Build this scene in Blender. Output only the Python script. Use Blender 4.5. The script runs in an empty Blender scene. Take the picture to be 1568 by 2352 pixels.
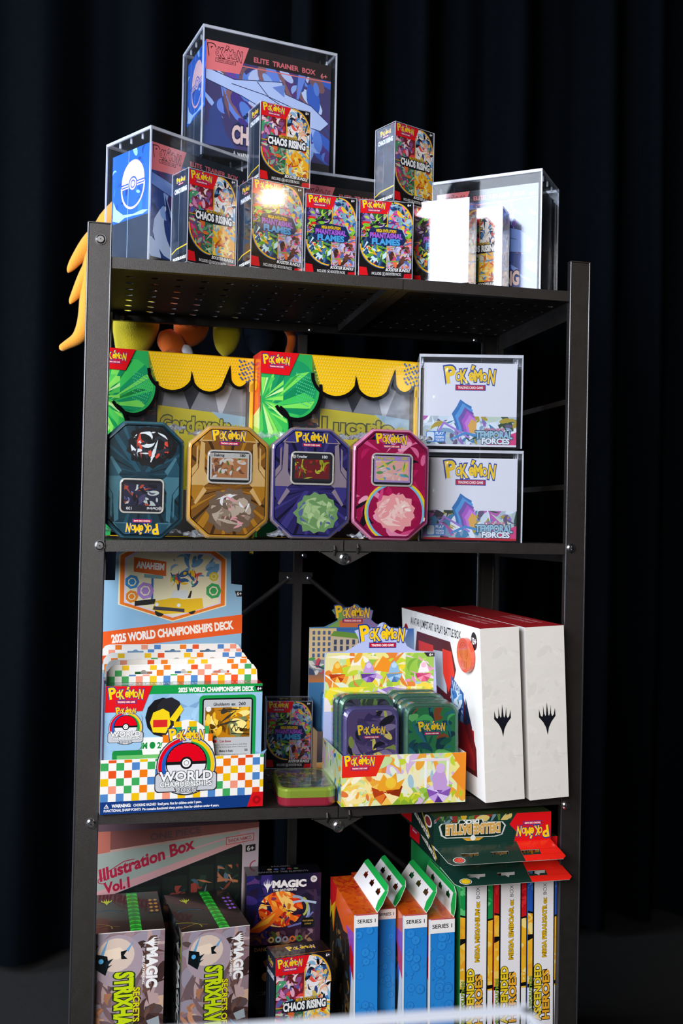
import bpy, math, random
from mathutils import Matrix, Vector
from mathutils.geometry import tessellate_polygon

SC = bpy.context.scene
COL = SC.collection
R = math.radians
FZ = 1.30            # height of the top shelf above the floor; other heights follow

# ------------------------------------------------------------------ camera
def make_camera():
    cx, cy, cz, yaw, pitch, roll, f = 0.0432, -1.4526, -0.3666 + FZ, 0.2190, 0.0134, 0.0207, 2354.44
    cyw, syw, cp, sp = math.cos(yaw), math.sin(yaw), math.cos(pitch), math.sin(pitch)
    fw = Vector((syw * cp, cyw * cp, sp)); r = Vector((cyw, -syw, 0)); u = r.cross(fw)
    r2 = math.cos(roll) * r + math.sin(roll) * u
    u2 = -math.sin(roll) * r + math.cos(roll) * u
    cam = bpy.data.cameras.new('camera'); ob = bpy.data.objects.new('camera', cam); COL.objects.link(ob)
    m = Matrix((r2, u2, -fw)).transposed().to_4x4(); m.translation = (cx, cy, cz)
    ob.matrix_world = m
    cam.sensor_fit = 'VERTICAL'; cam.sensor_height = 36; cam.sensor_width = 24
    cam.lens = 36 * f / 2352
    cam.clip_start = 0.05
    cam.dof.use_dof = True; cam.dof.focus_distance = 1.52; cam.dof.aperture_fstop = 5.6
    SC.camera = ob
make_camera()

# ------------------------------------------------------------------ world, lights, exposure
SC.view_settings.view_transform = 'Standard'
SC.view_settings.look = 'None'
SC.view_settings.gamma = 1
SC.view_settings.exposure = 0.0
SC.view_settings.use_curve_mapping = False
W = bpy.data.worlds.new('world'); SC.world = W; W.use_nodes = True
W.node_tree.nodes['Background'].inputs[0].default_value = (0.35, 0.42, 0.6, 1)
W.node_tree.nodes['Background'].inputs[1].default_value = 0.012

def area(name, loc, aim, sx, sy, power, col):
    l = bpy.data.lights.new(name, 'AREA'); l.shape = 'RECTANGLE'; l.size = sx; l.size_y = sy
    l.energy = power; l.color = col
    o = bpy.data.objects.new(name, l); COL.objects.link(o); o.location = loc
    d = Vector(aim) - Vector(loc)
    o.rotation_euler = d.to_track_quat('-Z', 'Y').to_euler()
    return o
area('window_daylight', (-1.60, -1.35, 2.05), (0.50, 0.0, 1.35), 1.15, 1.25, 70, (0.80, 0.88, 1.0))
area('side_window_daylight', (-2.1, 0.30, 1.15), (0.75, 0.1, 1.0), 0.8, 1.8, 62, (0.75, 0.86, 1.0))
area('room_light', (-1.3, -2.9, 1.75), (0.35, 0.0, 0.8), 1.5, 1.3, 105, (1.0, 0.95, 0.9))
area('warm_ceiling_lamp', (2.24, -2.04, 2.32), (0.35, 0.0, 1.3), 0.075, 0.045, 2.2, (1.0, 0.72, 0.38))

# ------------------------------------------------------------------ colour and materials
def lin(h):
    if isinstance(h, tuple): return h
    h = h.lstrip('#'); c = [int(h[i:i + 2], 16) / 255 for i in (0, 2, 4)]
    return tuple(((x + .055) / 1.055) ** 2.4 if x > .04045 else x / 12.92 for x in c)

def new_mat(name):
    m = bpy.data.materials.new(name); m.use_nodes = True
    nt = m.node_tree; b = nt.nodes['Principled BSDF']
    return m, nt, b

def noise_rough(nt, b, lo, hi, scale=60, bump=0.0, bscale=400):
    tc = nt.nodes.new('ShaderNodeTexCoord'); n = nt.nodes.new('ShaderNodeTexNoise')
    n.inputs['Scale'].default_value = scale
    nt.links.new(tc.outputs['Object'], n.inputs['Vector'])
    mr = nt.nodes.new('ShaderNodeMapRange'); mr.inputs[3].default_value = lo; mr.inputs[4].default_value = hi
    nt.links.new(n.outputs[0], mr.inputs[0]); nt.links.new(mr.outputs[0], b.inputs['Roughness'])
    if bump:
        n2 = nt.nodes.new('ShaderNodeTexNoise'); n2.inputs['Scale'].default_value = bscale
        nt.links.new(tc.outputs['Object'], n2.inputs['Vector'])
        bp = nt.nodes.new('ShaderNodeBump'); bp.inputs['Strength'].default_value = bump; bp.inputs['Distance'].default_value = 0.001
        nt.links.new(n2.outputs[0], bp.inputs['Height']); nt.links.new(bp.outputs[0], b.inputs['Normal'])

def printed(name, rlo, rhi, metal=0.0, coat=0.0, bump=0.0, bscale=200, spec=0.5):
    m, nt, b = new_mat(name)
    a = nt.nodes.new('ShaderNodeAttribute'); a.attribute_name = 'ink'
    nt.links.new(a.outputs['Color'], b.inputs['Base Color'])
    b.inputs['Metallic'].default_value = metal
    b.inputs['Coat Weight'].default_value = coat; b.inputs['Coat Roughness'].default_value = 0.06
    b.inputs['Specular IOR Level'].default_value = spec
    noise_rough(nt, b, rlo, rhi, 40, bump, bscale)
    return m

def solid(name, col, rough, metal=0.0, rj=0.08, bump=0.0, bscale=400, scale=60, sheen=0.0, spec=0.5):
    m, nt, b = new_mat(name)
    b.inputs['Base Color'].default_value = (*lin(col), 1); b.inputs['Metallic'].default_value = metal
    b.inputs['Sheen Weight'].default_value = sheen; b.inputs['Specular IOR Level'].default_value = spec
    noise_rough(nt, b, rough - rj, rough + rj, scale, bump, bscale)
    return m

def clear_mat(name, gloss_rough=0.02, fres=1.45, haze=0.0, tint=(0.97, 0.98, 1.0), bump=0.0, hazecol=(.75, .8, .9)):
    m = bpy.data.materials.new(name); m.use_nodes = True; nt = m.node_tree; nt.nodes.clear()
    out = nt.nodes.new('ShaderNodeOutputMaterial'); t = nt.nodes.new('ShaderNodeBsdfTransparent')
    t.inputs[0].default_value = (*tint, 1)
    g = nt.nodes.new('ShaderNodeBsdfGlossy'); g.inputs['Roughness'].default_value = gloss_rough
    lw = nt.nodes.new('ShaderNodeLayerWeight'); lw.inputs[0].default_value = .5; fr = lw
    pw = nt.nodes.new('ShaderNodeMath'); pw.operation = 'POWER'; pw.inputs[1].default_value = 5
    ma = nt.nodes.new('ShaderNodeMath'); ma.operation = 'MULTIPLY_ADD'; f0 = ((fres - 1) / (fres + 1)) ** 2
    ma.inputs[1].default_value = .9 - f0; ma.inputs[2].default_value = f0
    nt.links.new(lw.outputs['Facing'], pw.inputs[0]); nt.links.new(pw.outputs[0], ma.inputs[0])
    mx = nt.nodes.new('ShaderNodeMixShader'); nt.links.new(ma.outputs[0], mx.inputs[0])
    tc = nt.nodes.new('ShaderNodeTexCoord'); n = nt.nodes.new('ShaderNodeTexNoise'); n.inputs['Scale'].default_value = 30
    nt.links.new(tc.outputs['Object'], n.inputs['Vector'])
    if bump:
        bp = nt.nodes.new('ShaderNodeBump'); bp.inputs['Strength'].default_value = bump; bp.inputs['Distance'].default_value = 0.004
        nt.links.new(n.outputs[0], bp.inputs['Height'])
        nt.links.new(bp.outputs[0], g.inputs['Normal']); nt.links.new(bp.outputs[0], fr.inputs['Normal'])
    d = nt.nodes.new('ShaderNodeBsdfDiffuse'); d.inputs[0].default_value = (*hazecol, 1)
    mx2 = nt.nodes.new('ShaderNodeMixShader')
    mr = nt.nodes.new('ShaderNodeMapRange'); mr.inputs[3].default_value = haze * .6; mr.inputs[4].default_value = haze * 1.4
    nt.links.new(n.outputs[0], mr.inputs[0]); nt.links.new(mr.outputs[0], mx2.inputs[0])
    nt.links.new(t.outputs[0], mx2.inputs[1]); nt.links.new(d.outputs[0], mx2.inputs[2])
    nt.links.new(mx2.outputs[0], mx.inputs[1]); nt.links.new(g.outputs[0], mx.inputs[2])
    nt.links.new(mx.outputs[0], out.inputs[0])
    return m

M = {
    'card': printed('printed_card', .38, .5),
    'gloss': printed('glossy_printed_card', .16, .26, coat=.5),
    'wrap': printed('shrink_wrapped_print', .10, .2, coat=.8, bump=.25, bscale=45),
    'tin': printed('printed_tin', .2, .34, metal=.35, coat=.6),
    'foil': printed('foil_print', .18, .3, metal=.6, coat=.5, bump=.2, bscale=60),
    'clear': clear_mat('clear_plastic', haze=.004, fres=1.55),
    'acrylic': clear_mat('acrylic_panel', gloss_rough=.01, haze=.006, fres=1.3),
    'film': clear_mat('shrink_film', gloss_rough=.08, haze=.012, bump=.8),
    'crinkle': clear_mat('crinkled_film', gloss_rough=.12, haze=.16, bump=1.0, hazecol=(.8, .88, 1)),
    'edge': clear_mat('acrylic_edge', gloss_rough=.2, fres=1.7, haze=.42, hazecol=(.8, .84, .95)),
    'rim': solid('polished_rim', '#ccd0da', .3),
    'rack': solid('black_powder_coat', '#191413', .46, bump=.35, bscale=1500, spec=.8),
    'rack_edge': solid('edge_highlight_steel', '#3a3a40', .24, spec=1.0, metal=.3),  # corners paler and glossier than the coat; edge highlight partly put into the colour
    'chrome': solid('polished_steel', '#d8d8dc', .22, metal=1.0),
    'plush_y': solid('yellow_plush', '#e0952a', .9, bump=.8, bscale=500, sheen=.3),
    'plush_l': solid('lemon_plush', '#e0cc18', .9, bump=.8, bscale=500, sheen=.3),
    'plush_o': solid('orange_plush', '#e8680e', .9, bump=.8, bscale=500, sheen=.3),
    'plush_w': solid('white_plush', '#d8d8e0', .9, bump=.8, bscale=500),
    'plush_b': solid('navy_plush', '#0c2038', .9, bump=.8, bscale=500),
    'velvet': solid('navy_velvet', '#010409', .85, bump=.3, bscale=900, sheen=.0, spec=.05),
    'floor': solid('dark_carpet', '#030304', .9, bump=.6, bscale=300),
    'wall': solid('dark_wall', '#101014', .8, bump=.2),
    'table': solid('black_table', '#0d0d0f', .5),
}

# ------------------------------------------------------------------ mesh helpers
class MB:
    def __init__(s, mat='card'):
        s.v = []; s.f = []; s.m = []; s.c = []; s.sm = []; s.mat = mat; s.mats = []
    def mi(s, mat):
        mat = mat or s.mat
        if mat not in s.mats: s.mats.append(mat)
        return s.mats.index(mat)
    def face(s, pts, col='#808080', mat=None, smooth=False, cols=None):
        n = len(s.v); s.v += [tuple(p) for p in pts]
        s.f.append(tuple(range(n, n + len(pts)))); s.m.append(s.mi(mat)); s.sm.append(smooth)
        if cols: s.c += [lin(c) for c in cols]
        else: s.c += [lin(col)] * len(pts)
    def mesh(s, vs, fs, col='#808080', mat=None, smooth=False):
        n = len(s.v); s.v += [tuple(p) for p in vs]; k = s.mi(mat); c = lin(col)
        for f in fs:
            s.f.append(tuple(n + i for i in f)); s.m.append(k); s.sm.append(smooth); s.c += [c] * len(f)
    def box(s, a, b, col='#808080', mat=None, cols=None):
        (x0, y0, z0), (x1, y1, z1) = a, b
        v = [(x0, y0, z0), (x1, y0, z0), (x1, y1, z0), (x0, y1, z0), (x0, y0, z1), (x1, y0, z1), (x1, y1, z1), (x0, y1, z1)]
        F = [(0, 1, 5, 4), (1, 2, 6, 5), (2, 3, 7, 6), (3, 0, 4, 7), (4, 5, 6, 7), (3, 2, 1, 0)]  # front right back left top bottom
        for i, f in enumerate(F):
            s.mesh([v[k] for k in f], [(0, 1, 2, 3)], (cols or {}).get('frblTB'[i], col), mat)
    def cyl(s, a, b, r, col='#808080', mat=None, n=16, r2=None, smooth=True):
        a = Vector(a); b = Vector(b); d = (b - a).normalized(); r2 = r if r2 is None else r2
        u = d.orthogonal().normalized(); w = d.cross(u)
        A = [a + r * (math.cos(t) * u + math.sin(t) * w) for t in [2 * math.pi * i / n for i in range(n)]]
        B = [b + r2 * (math.cos(t) * u + math.sin(t) * w) for t in [2 * math.pi * i / n for i in range(n)]]
        s.mesh(A + B, [(i, (i + 1) % n, n + (i + 1) % n, n + i) for i in range(n)], col, mat, smooth)
        s.mesh(A, [tuple(range(n))[::-1]], col, mat); s.mesh(B, [tuple(range(n))], col, mat)
    def slab(s, pts, holes, fn, th, col, back=None, edge=None, mat=None):
        """cardboard sheet: outline pts (2D) with holes, fn(x, y, depth) -> 3D, thickness th"""
        loops = [pts] + holes
        tri = tessellate_polygon([[Vector((x, y, 0)) for x, y in l] for l in loops])
        flat = [p for l in loops for p in l]
        s.mesh([fn(x, y, 0) for x, y in flat], tri, col, mat)
        s.mesh([fn(x, y, th) for x, y in flat], [t[::-1] for t in tri], back or col, mat)
        for l in loops:
            for i in range(len(l)):
                a, b = l[i], l[(i + 1) % len(l)]
                s.face([fn(*a, 0), fn(*b, 0), fn(*b, th), fn(*a, th)], edge or '#e8e4dc', mat)
    def build(s, name, parent=None):
        me = bpy.data.meshes.new(name); me.from_pydata(s.v, [], s.f)
        for k in s.mats: me.materials.append(M[k])
        me.polygons.foreach_set('material_index', s.m); me.polygons.foreach_set('use_smooth', s.sm)
        at = me.color_attributes.new('ink', 'FLOAT_COLOR', 'CORNER')
        at.data.foreach_set('color', [x for c in s.c for x in (*c[:3], 1.0)])
        me.update()
        o = bpy.data.objects.new(name, me); COL.objects.link(o)
        if parent: o.parent = parent
        return o

def prism(mb, outline, rings, col, mat=None, caps=True, sc=None):
    """outline 2D (x,z) ccw seen from the front; rings: (inset, y, colour)"""
    n = len(outline); cx = sum(p[0] for p in outline) / n; cz = sum(p[1] for p in outline) / n
    wx = max(p[0] for p in outline) - cx; wz = max(p[1] for p in outline) - cz
    R3 = []
    for ins, y, c in rings:
        R3.append(([(cx + (x - cx) * (1 - ins / wx), y, cz + (z - cz) * (1 - ins / wz)) for x, z in outline], c))
    for (a, ca), (b, cb) in zip(R3, R3[1:]):
        mb.mesh(a + b, [(i, (i + 1) % n, n + (i + 1) % n, n + i) for i in range(n)], cb or col, mat)
    if caps:
        mb.mesh(R3[0][0], [tuple(range(n))[::-1]], R3[0][1] or col, mat)
        mb.mesh(R3[-1][0], [tuple(range(n))], R3[-1][1] or col, mat)

def rrect2(x0, y0, x1, y1, r, n=5):
    P = []
    for cx, cy, a in ((x1 - r, y0 + r, -90), (x1 - r, y1 - r, 0), (x0 + r, y1 - r, 90), (x0 + r, y0 + r, 180)):
        for i in range(n + 1):
            t = R(a + 90 * i / n); P.append((cx + r * math.cos(t), cy + r * math.sin(t)))
    return P

# --- lettering
_txt = {}
def glyphs(s, off=0.0, shear=0.0):
    k = (s, round(off, 4), shear)
    if k in _txt: return _txt[k]
    cu = bpy.data.curves.new('t', 'FONT'); cu.body = s; cu.size = 1; cu.offset = off; cu.resolution_u = 3; cu.shear = shear
    cu.fill_mode = 'BOTH'
    ob = bpy.data.objects.new('t', cu)
    me = ob.to_mesh()
    V = [(v.co.x, v.co.y) for v in me.vertices]; F = [tuple(p.vertices) for p in me.polygons]
    ob.to_mesh_clear(); bpy.data.objects.remove(ob); bpy.data.curves.remove(cu)
    _txt[k] = (V, F); return _txt[k]
_capV, _ = glyphs('H')
CAP = max(v[1] for v in _capV)

# --- convex clipping for printed artwork
def clip(poly, region):
    out = poly
    for i in range(len(region)):
        a = region[i]; b = region[(i + 1) % len(region)]
        ex, ey = b[0] - a[0], b[1] - a[1]
        inp = out; out = []
        if not inp: return []
        for j in range(len(inp)):
            p = inp[j]; q = inp[(j + 1) % len(inp)]
            dp = ex * (p[1] - a[1]) - ey * (p[0] - a[0]); dq = ex * (q[1] - a[1]) - ey * (q[0] - a[0])
            if dp >= 0: out.append(p)
            if (dp >= 0) != (dq >= 0):
                t = dp / (dp - dq); out.append((p[0] + t * (q[0] - p[0]), p[1] + t * (q[1] - p[1])))
    return out if len(out) > 2 else []
def rect2(x0, y0, x1, y1): return [(x0, y0), (x1, y0), (x1, y1), (x0, y1)]
def ell2(cx, cy, rx, ry, n=20, a0=0): return [(cx + rx * math.cos(a0 + 2 * math.pi * i / n), cy + ry * math.sin(a0 + 2 * math.pi * i / n)) for i in range(n)]

class Face:
    """flat printed face: design units (W x H) mapped on a 3D rectangle"""
    def __init__(s, mb, o, U, V, w, h, W=100.0, H=None, mat=None, step=8e-6, curve=None):
        s.mb = mb; s.o = Vector(o); s.U = Vector(U).normalized(); s.V = Vector(V).normalized(); s.N = s.U.cross(s.V)
        s.W = W; s.H = H or W * h / w; s.sx = w / W; s.sy = h / s.H; s.l = step; s.step = step; s.mat = mat; s.curve = curve
    def p(s, x, y, extra=0.0):
        q = s.o + s.U * (x * s.sx) + s.V * (y * s.sy) + s.N * (s.l + extra)
        if s.curve: q = q + s.N * s.curve(x, y)
        return q
    def up(s): s.l += s.step * (1 if s.l < 90 * s.step else .25)
    def poly(s, pts, col, mat=None, cols=None):
        if len(pts) < 3: return
        s.mb.face([s.p(x, y) for x, y in pts], col, mat or s.mat, cols=cols); s.up()
    def rect(s, x0, y0, x1, y1, col, mat=None): s.poly(rect2(x0, y0, x1, y1), col, mat)
    def rrect(s, x0, y0, x1, y1, r, col, mat=None): s.poly(rrect2(x0, y0, x1, y1, r), col, mat)
    def grad(s, x0, y0, x1, y1, c0, c1, horiz=False):
        cs = [c0, c0, c1, c1] if not horiz else [c0, c1, c1, c0]
        s.poly(rect2(x0, y0, x1, y1), c0, cols=cs)
    def circ(s, cx, cy, r, col, ry=None, n=28): s.poly(ell2(cx, cy, r, ry or r, n), col)
    def stroke(s, pts, w, col, closed=False, region=None):
        n = len(pts); L = []; Rt = []
        for i in range(n):
            a = pts[i - 1] if (i > 0 or closed) else pts[i]; b = pts[(i + 1) % n] if (i < n - 1 or closed) else pts[i]; c = pts[i]
            d1 = (c[0] - a[0], c[1] - a[1]); d2 = (b[0] - c[0], b[1] - c[1])
            l1 = math.hypot(*d1) or 1; l2 = math.hypot(*d2) or 1
            t = (d1[0] / l1 + d2[0] / l2, d1[1] / l1 + d2[1] / l2); lt = math.hypot(*t) or 1; t = (t[0] / lt, t[1] / lt)
            cs = 1.0
            if d1 != (0, 0) and d2 != (0, 0): cs = max(.35, abs(t[0] * d1[0] / l1 + t[1] * d1[1] / l1))
            k = w / 2 / cs; L.append((c[0] - t[1] * k, c[1] + t[0] * k)); Rt.append((c[0] + t[1] * k, c[1] - t[0] * k))
        for i in range(n if closed else n - 1):
            j = (i + 1) % n; q = [L[i], Rt[i], Rt[j], L[j]]
            if region: q = clip(q, region)
            if q: s.mb.face([s.p(*a) for a in q], col, s.mat)
        s.up()
    def text(s, t, x, y, h, col, w=None, off=0.02, out=None, rot=0, shear=0.0, sy=1.0, align='C'):
        """x centre (or left), y baseline, h cap height, w total width"""
        V0, _ = glyphs(t, off)
        if not V0: return
        xa = min(v[0] for v in V0); xb = max(v[0] for v in V0)
        ky = h / CAP; kx = (w / (xb - xa)) if w else ky
        ca, sa = math.cos(R(rot)), math.sin(R(rot)); mid = (xa + xb) / 2 if align == 'C' else xa
        def draw(o, c):
            V, F = glyphs(t, o)
            P = []
            for vx, vy in V:
                u = (vx - mid) * kx + shear * vy * ky; v = vy * ky
                P.append(s.p(x + u * ca - v * sa, y + u * sa + v * ca))
            s.mb.mesh(P, F, c, s.mat); s.up(); s.up()
        for o, c in (out or []): draw(off + o, c)
        draw(off, col)
    def splash(s, region, pal, n, seed, size=12, base=None, dirn=None):
        rn = random.Random(seed)
        xs = [p[0] for p in region]; ys = [p[1] for p in region]
        if base: s.poly(region, base)
        x0, x1, y0, y1 = min(xs), max(xs), min(ys), max(ys)
        for i in range(n):
            cx, cy = rn.uniform(x0, x1), rn.uniform(y0, y1); k = rn.random(); c = rn.choice(pal)
            z = size * rn.uniform(.35, 1.1) * (1.25 - .75 * i / n)
            a = rn.uniform(0, math.pi) if dirn is None else dirn + rn.gauss(0, .35)
            if k < .35:
                q = [(cx + z * .9 * math.cos(t) * math.cos(a) - z * .4 * math.sin(t) * math.sin(a), cy + z * .9 * math.cos(t) * math.sin(a) + z * .4 * math.sin(t) * math.cos(a)) for t in [2 * math.pi * j / 12 for j in range(12)]]
                q = clip(q, region)
                if q: s.mb.face([s.p(*b) for b in q], c, s.mat)
            elif k < .6:
                L = z * 1.8; w = z * .22
                q = clip([(cx - L * math.cos(a), cy - L * math.sin(a)), (cx + w * math.sin(a), cy - w * math.cos(a)), (cx + L * math.cos(a), cy + L * math.sin(a)), (cx - w * math.sin(a), cy + w * math.cos(a))], region)
                if q: s.mb.face([s.p(*b) for b in q], c, s.mat)
            else:
                rr = z * rn.uniform(.7, 1.5); sp = rn.uniform(1.0, 2.6); m = 7; w = z * .28
                for j in range(m):
                    t0 = a + sp * j / m; t1 = a + sp * (j + 1) / m; w0 = w * math.sin(math.pi * j / m); w1 = w * math.sin(math.pi * (j + 1) / m)
                    q = [(cx + (rr - w0) * math.cos(t0), cy + (rr - w0) * math.sin(t0)), (cx + (rr + w0 + .01) * math.cos(t0), cy + (rr + w0 + .01) * math.sin(t0)), (cx + (rr + w1 + .01) * math.cos(t1), cy + (rr + w1 + .01) * math.sin(t1)), (cx + (rr - w1) * math.cos(t1), cy + (rr - w1) * math.sin(t1))]
                    q = clip(q, region)
                    if q: s.mb.face([s.p(*b) for b in q], c, s.mat)
            s.l += s.step * .12
    def logo(s, cx, cy, w, fill='#ffd21a', line='#1c3f94', rot=0, bar=True, barcol='#c8102e', bartxt='#ffffff', thin=None):
        """yellow bouncing wordmark with its bar of small capitals"""
        L = [('P', -.405, -.04, .34, 9, .225), ('O', -.268, -.005, .175, -5, .125), ('K', -.13, -.05, .28, 5, .165), ('e', .01, .005, .25, -3, .12),
             ('M', .165, -.01, .24, 4, .175), ('O', .305, -.01, .175, 5, .12), ('N', .435, -.06, .29, -6, .15)]
        ca, sa = math.cos(R(rot)), math.sin(R(rot))
        def tr(x, y): return (cx + (x * ca - y * sa) * w, cy + (x * sa + y * ca) * w)
        for pas in (0, 1):
            l0 = s.l
            for i, (ch, x, y, h, r, ww) in enumerate(L):
                X, Y = tr(x, y); s.l = l0 + i * .35 * s.step
                if pas == 0: s.text(ch, X, Y, h * w, line, w=ww * w, off=.035, out=[(.065, line)], rot=rot + r)
                else: s.text(ch, X, Y, h * w, fill, w=ww * w, off=.035, rot=rot + r)
            s.l = l0 + 7 * s.step
            if pas == 0: s.poly([tr(-.02, .215), tr(.06, .205), tr(.12, .325), tr(.02, .36)], line)
            else: s.poly([tr(.0, .235), tr(.045, .225), tr(.095, .315), tr(.03, .335)], fill)
            s.l = l0 + 8 * s.step
        if bar:
            b = [tr(-.31, -.20), tr(.31, -.20), tr(.31, -.105), tr(-.31, -.105)]
            s.poly([tr(-.325, -.215), tr(.325, -.215), tr(.325, -.09), tr(-.325, -.09)], line)
            s.poly(b, barcol)
            X, Y = tr(0, -.18); s.text('TRADING CARD GAME', X, Y, .052 * w, bartxt, w=.54 * w, off=.02, rot=rot)
    def ball(s, cx, cy, r, top='#e3001b', bot='#e8e8ee', line='#16161a', k=1.0):
        s.circ(cx, cy, r * 1.06, line); s.circ(cx, cy, r, bot)
        s.poly([(cx + r * math.cos(t), cy + r * math.sin(t)) for t in [math.pi * i / 16 for i in range(17)]], top)
        s.rect(cx - r, cy - r * .08, cx + r, cy + r * .08, line)
        s.circ(cx, cy, r * .32, line); s.circ(cx, cy, r * .22, '#f4f4f4' if bot != top else bot)
        s.circ(cx, cy, r * .13, line); s.circ(cx, cy, r * .105, '#f4f4f4')
    def walker(s, cx, cy, h, col, rot=0):
        """five pointed emblem, drawn with the point down"""
        P = [(0, -1.0), (.10, -.55), (.28, -.22), (.58, .12), (.56, .62), (.46, .22), (.38, .14), (.33, .14), (.28, .30), (.27, .82), (.20, .32), (.13, .16), (.08, .22), (.0, 1.0)]
        P = P + [(-x, y) for x, y in P[-2:0:-1]]
        ca, sa = math.cos(R(rot)), math.sin(R(rot)); k = h / 2
        s.poly([(cx + (x * .95 * ca - y * sa) * k, cy + (x * .95 * sa + y * ca) * k) for x, y in P], col)

def faces(mb, w, d, h, mat=None, step=8e-6):
    return dict(
        front=lambda W=100, H=None: Face(mb, (0, 0, 0), (1, 0, 0), (0, 0, 1), w, h, W, H, mat, step),
        left=lambda W=100, H=None: Face(mb, (0, d, 0), (0, -1, 0), (0, 0, 1), d, h, W, H, mat, step),
        right=lambda W=100, H=None: Face(mb, (w, 0, 0), (0, 1, 0), (0, 0, 1), d, h, W, H, mat, step),
        top=lambda W=100, H=None: Face(mb, (0, 0, h), (1, 0, 0), (0, 1, 0), w, d, W, H, mat, step))

def tag(o, label, cat, group=None):
    o['label'] = label; o['category'] = cat
    if group: o['group'] = group
    return o
def place(o, x, y, z, r=0.0, t=0.0, rx=0.0):
    o.location = (x, y, z); o.rotation_euler = (rx, -t, r); return o
def thing(name, label, cat, group=None):
    o = bpy.data.objects.new(name, None); COL.objects.link(o); o.empty_display_size = .02
    return tag(o, label, cat, group)
def copy_tree(o, label, parent=None):
    c = o.copy(); COL.objects.link(c); c.parent = parent
    if parent is None: c['label'] = label
    for ch in list(o.children): copy_tree(ch, None, c)
    return c
def struct(o): o['kind'] = 'structure'; return o

# ------------------------------------------------------------------ room
mb = MB('floor'); mb.box((-4, -5, -.1), (5, 1.6, 0)); struct(mb.build('floor'))
mb = MB('wall'); mb.box((-4, 1.5, 0), (5, 1.6, 3.2)); struct(mb.build('wall_back'))
def curtain(x0, x1, seed, label):
    rn = random.Random(seed); mb = MB('velvet'); th = []
    x = x0; xs = []; ph = rn.uniform(0, 6)
    N = int((x1 - x0) / .008)
    f = [(rn.uniform(.11, .26), rn.uniform(0, 6.28), rn.uniform(.5, 1)) for _ in range(4)]
    Z = [0.02 + 2.9 * i / 10 for i in range(11)]
    def Y(x, z):
        s = 0
        for wl, p, a in f: s += a * math.sin(2 * math.pi * (x + .012 * math.sin(z * 1.7 + p)) / wl + p)
        return .78 + .026 * s
    for back in (0, .006):
        V = [(x0 + (x1 - x0) * i / N, Y(x0 + (x1 - x0) * i / N, z) + back, z) for z in Z for i in range(N + 1)]
        n = N + 1
        mb.mesh(V, [(j * n + i, j * n + i + 1, (j + 1) * n + i + 1, (j + 1) * n + i) for j in range(len(Z) - 1) for i in range(N)], smooth=True)
    return tag(mb.build('curtain'), label, 'curtain', 'dark drapes behind the rack')
curtain(-1.3, .405, 3, 'left half of the navy velvet curtain, with pleats behind the yellow plush')
curtain(.40, 2.4, 8, 'right half of the navy velvet curtain, with pleats behind the right post')

# ------------------------------------------------------------------ rack
PW, RW, DEP, LIP = 0.0327, 0.7508, 0.387, 0.0158
SH = {1: (1.30, 1.30, 1.30), 2: (.9062, .9125, .9125), 3: (.5310, .5270, .5325), 4: (.15, .15, .15)}
def shelf_z(k, *xs):
    a, m, b = SH[k]; mid = .3713; o = []
    for x in xs:
        x = min(max(x, 0), RW)
        o.append(a + (m - a) * x / mid if x < mid else m + (b - m) * (x - mid) / (RW - mid))
    return max(o) + .0004
rack = thing('shelving_rack', 'tall black metal folding shelf rack with four tiers of boxed card games', 'shelving rack')
for i, (x0, y0, sx, sy, top) in enumerate([(0, 0, 1, 1, 1.345), (RW, 0, -1, 1, 1.345), (0, DEP, 1, -1, 1.345), (RW, DEP, -1, -1, 1.345)]):
    mb = MB('rack'); t = .0014
    def bx(a, b, c, d):
        xs = sorted((x0 + sx * a, x0 + sx * b)); ys = sorted((y0 + sy * c, y0 + sy * d))
        mb.box((xs[0], ys[0], 0.0), (xs[1], ys[1], top))
    bx(0, PW, 0, t); bx(0, t, t, .030); bx(PW - t, PW, t, .011); bx(0, PW, 0, .0125) if False else None
    # folded cap
    xs = sorted((x0, x0 + sx * PW)); ys = sorted((y0, y0 + sy * .012)); mb.box((xs[0], ys[0], top - .001), (xs[1], ys[1], top + .0015))
    for px_, py_ in ((x0 + sx * .0010, y0 + sy * .0010), (x0 + sx * (PW - .0010), y0 + sy * .0010)):
        mb.cyl((px_, py_, 0), (px_, py_, top), .0016, n=16, mat='rack_edge')
    post = mb.build('post', rack)
def bolt(parent, x, y, z, r=.0072, name='bolt', d=-1):
    mb = MB('chrome'); mb.cyl((x, y, z), (x, y + d * .0016, z), r, n=24); mb.cyl((x, y + d * .0016, z), (x, y + d * .0034, z), r * .92, n=24, r2=r * .62)
    mb.box((x - r * .4, y + d * .0037, z - r * .1), (x + r * .4, y + d * .0033, z + r * .1)) if d < 0 else None
    mb.box((x - r * .1, y + d * .0037, z - r * .4), (x + r * .1, y + d * .0033, z + r * .4)) if d < 0 else None
    return mb.build(name, parent)
for x, z in ((.0176, 1.3222), (.0262, .8992), (.7262, .9065), (.0235, .5171), (.726, .515), (.024, .137), (.726, .137)):
    bolt(rack, x, 0, z)
MID = .3713
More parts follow.
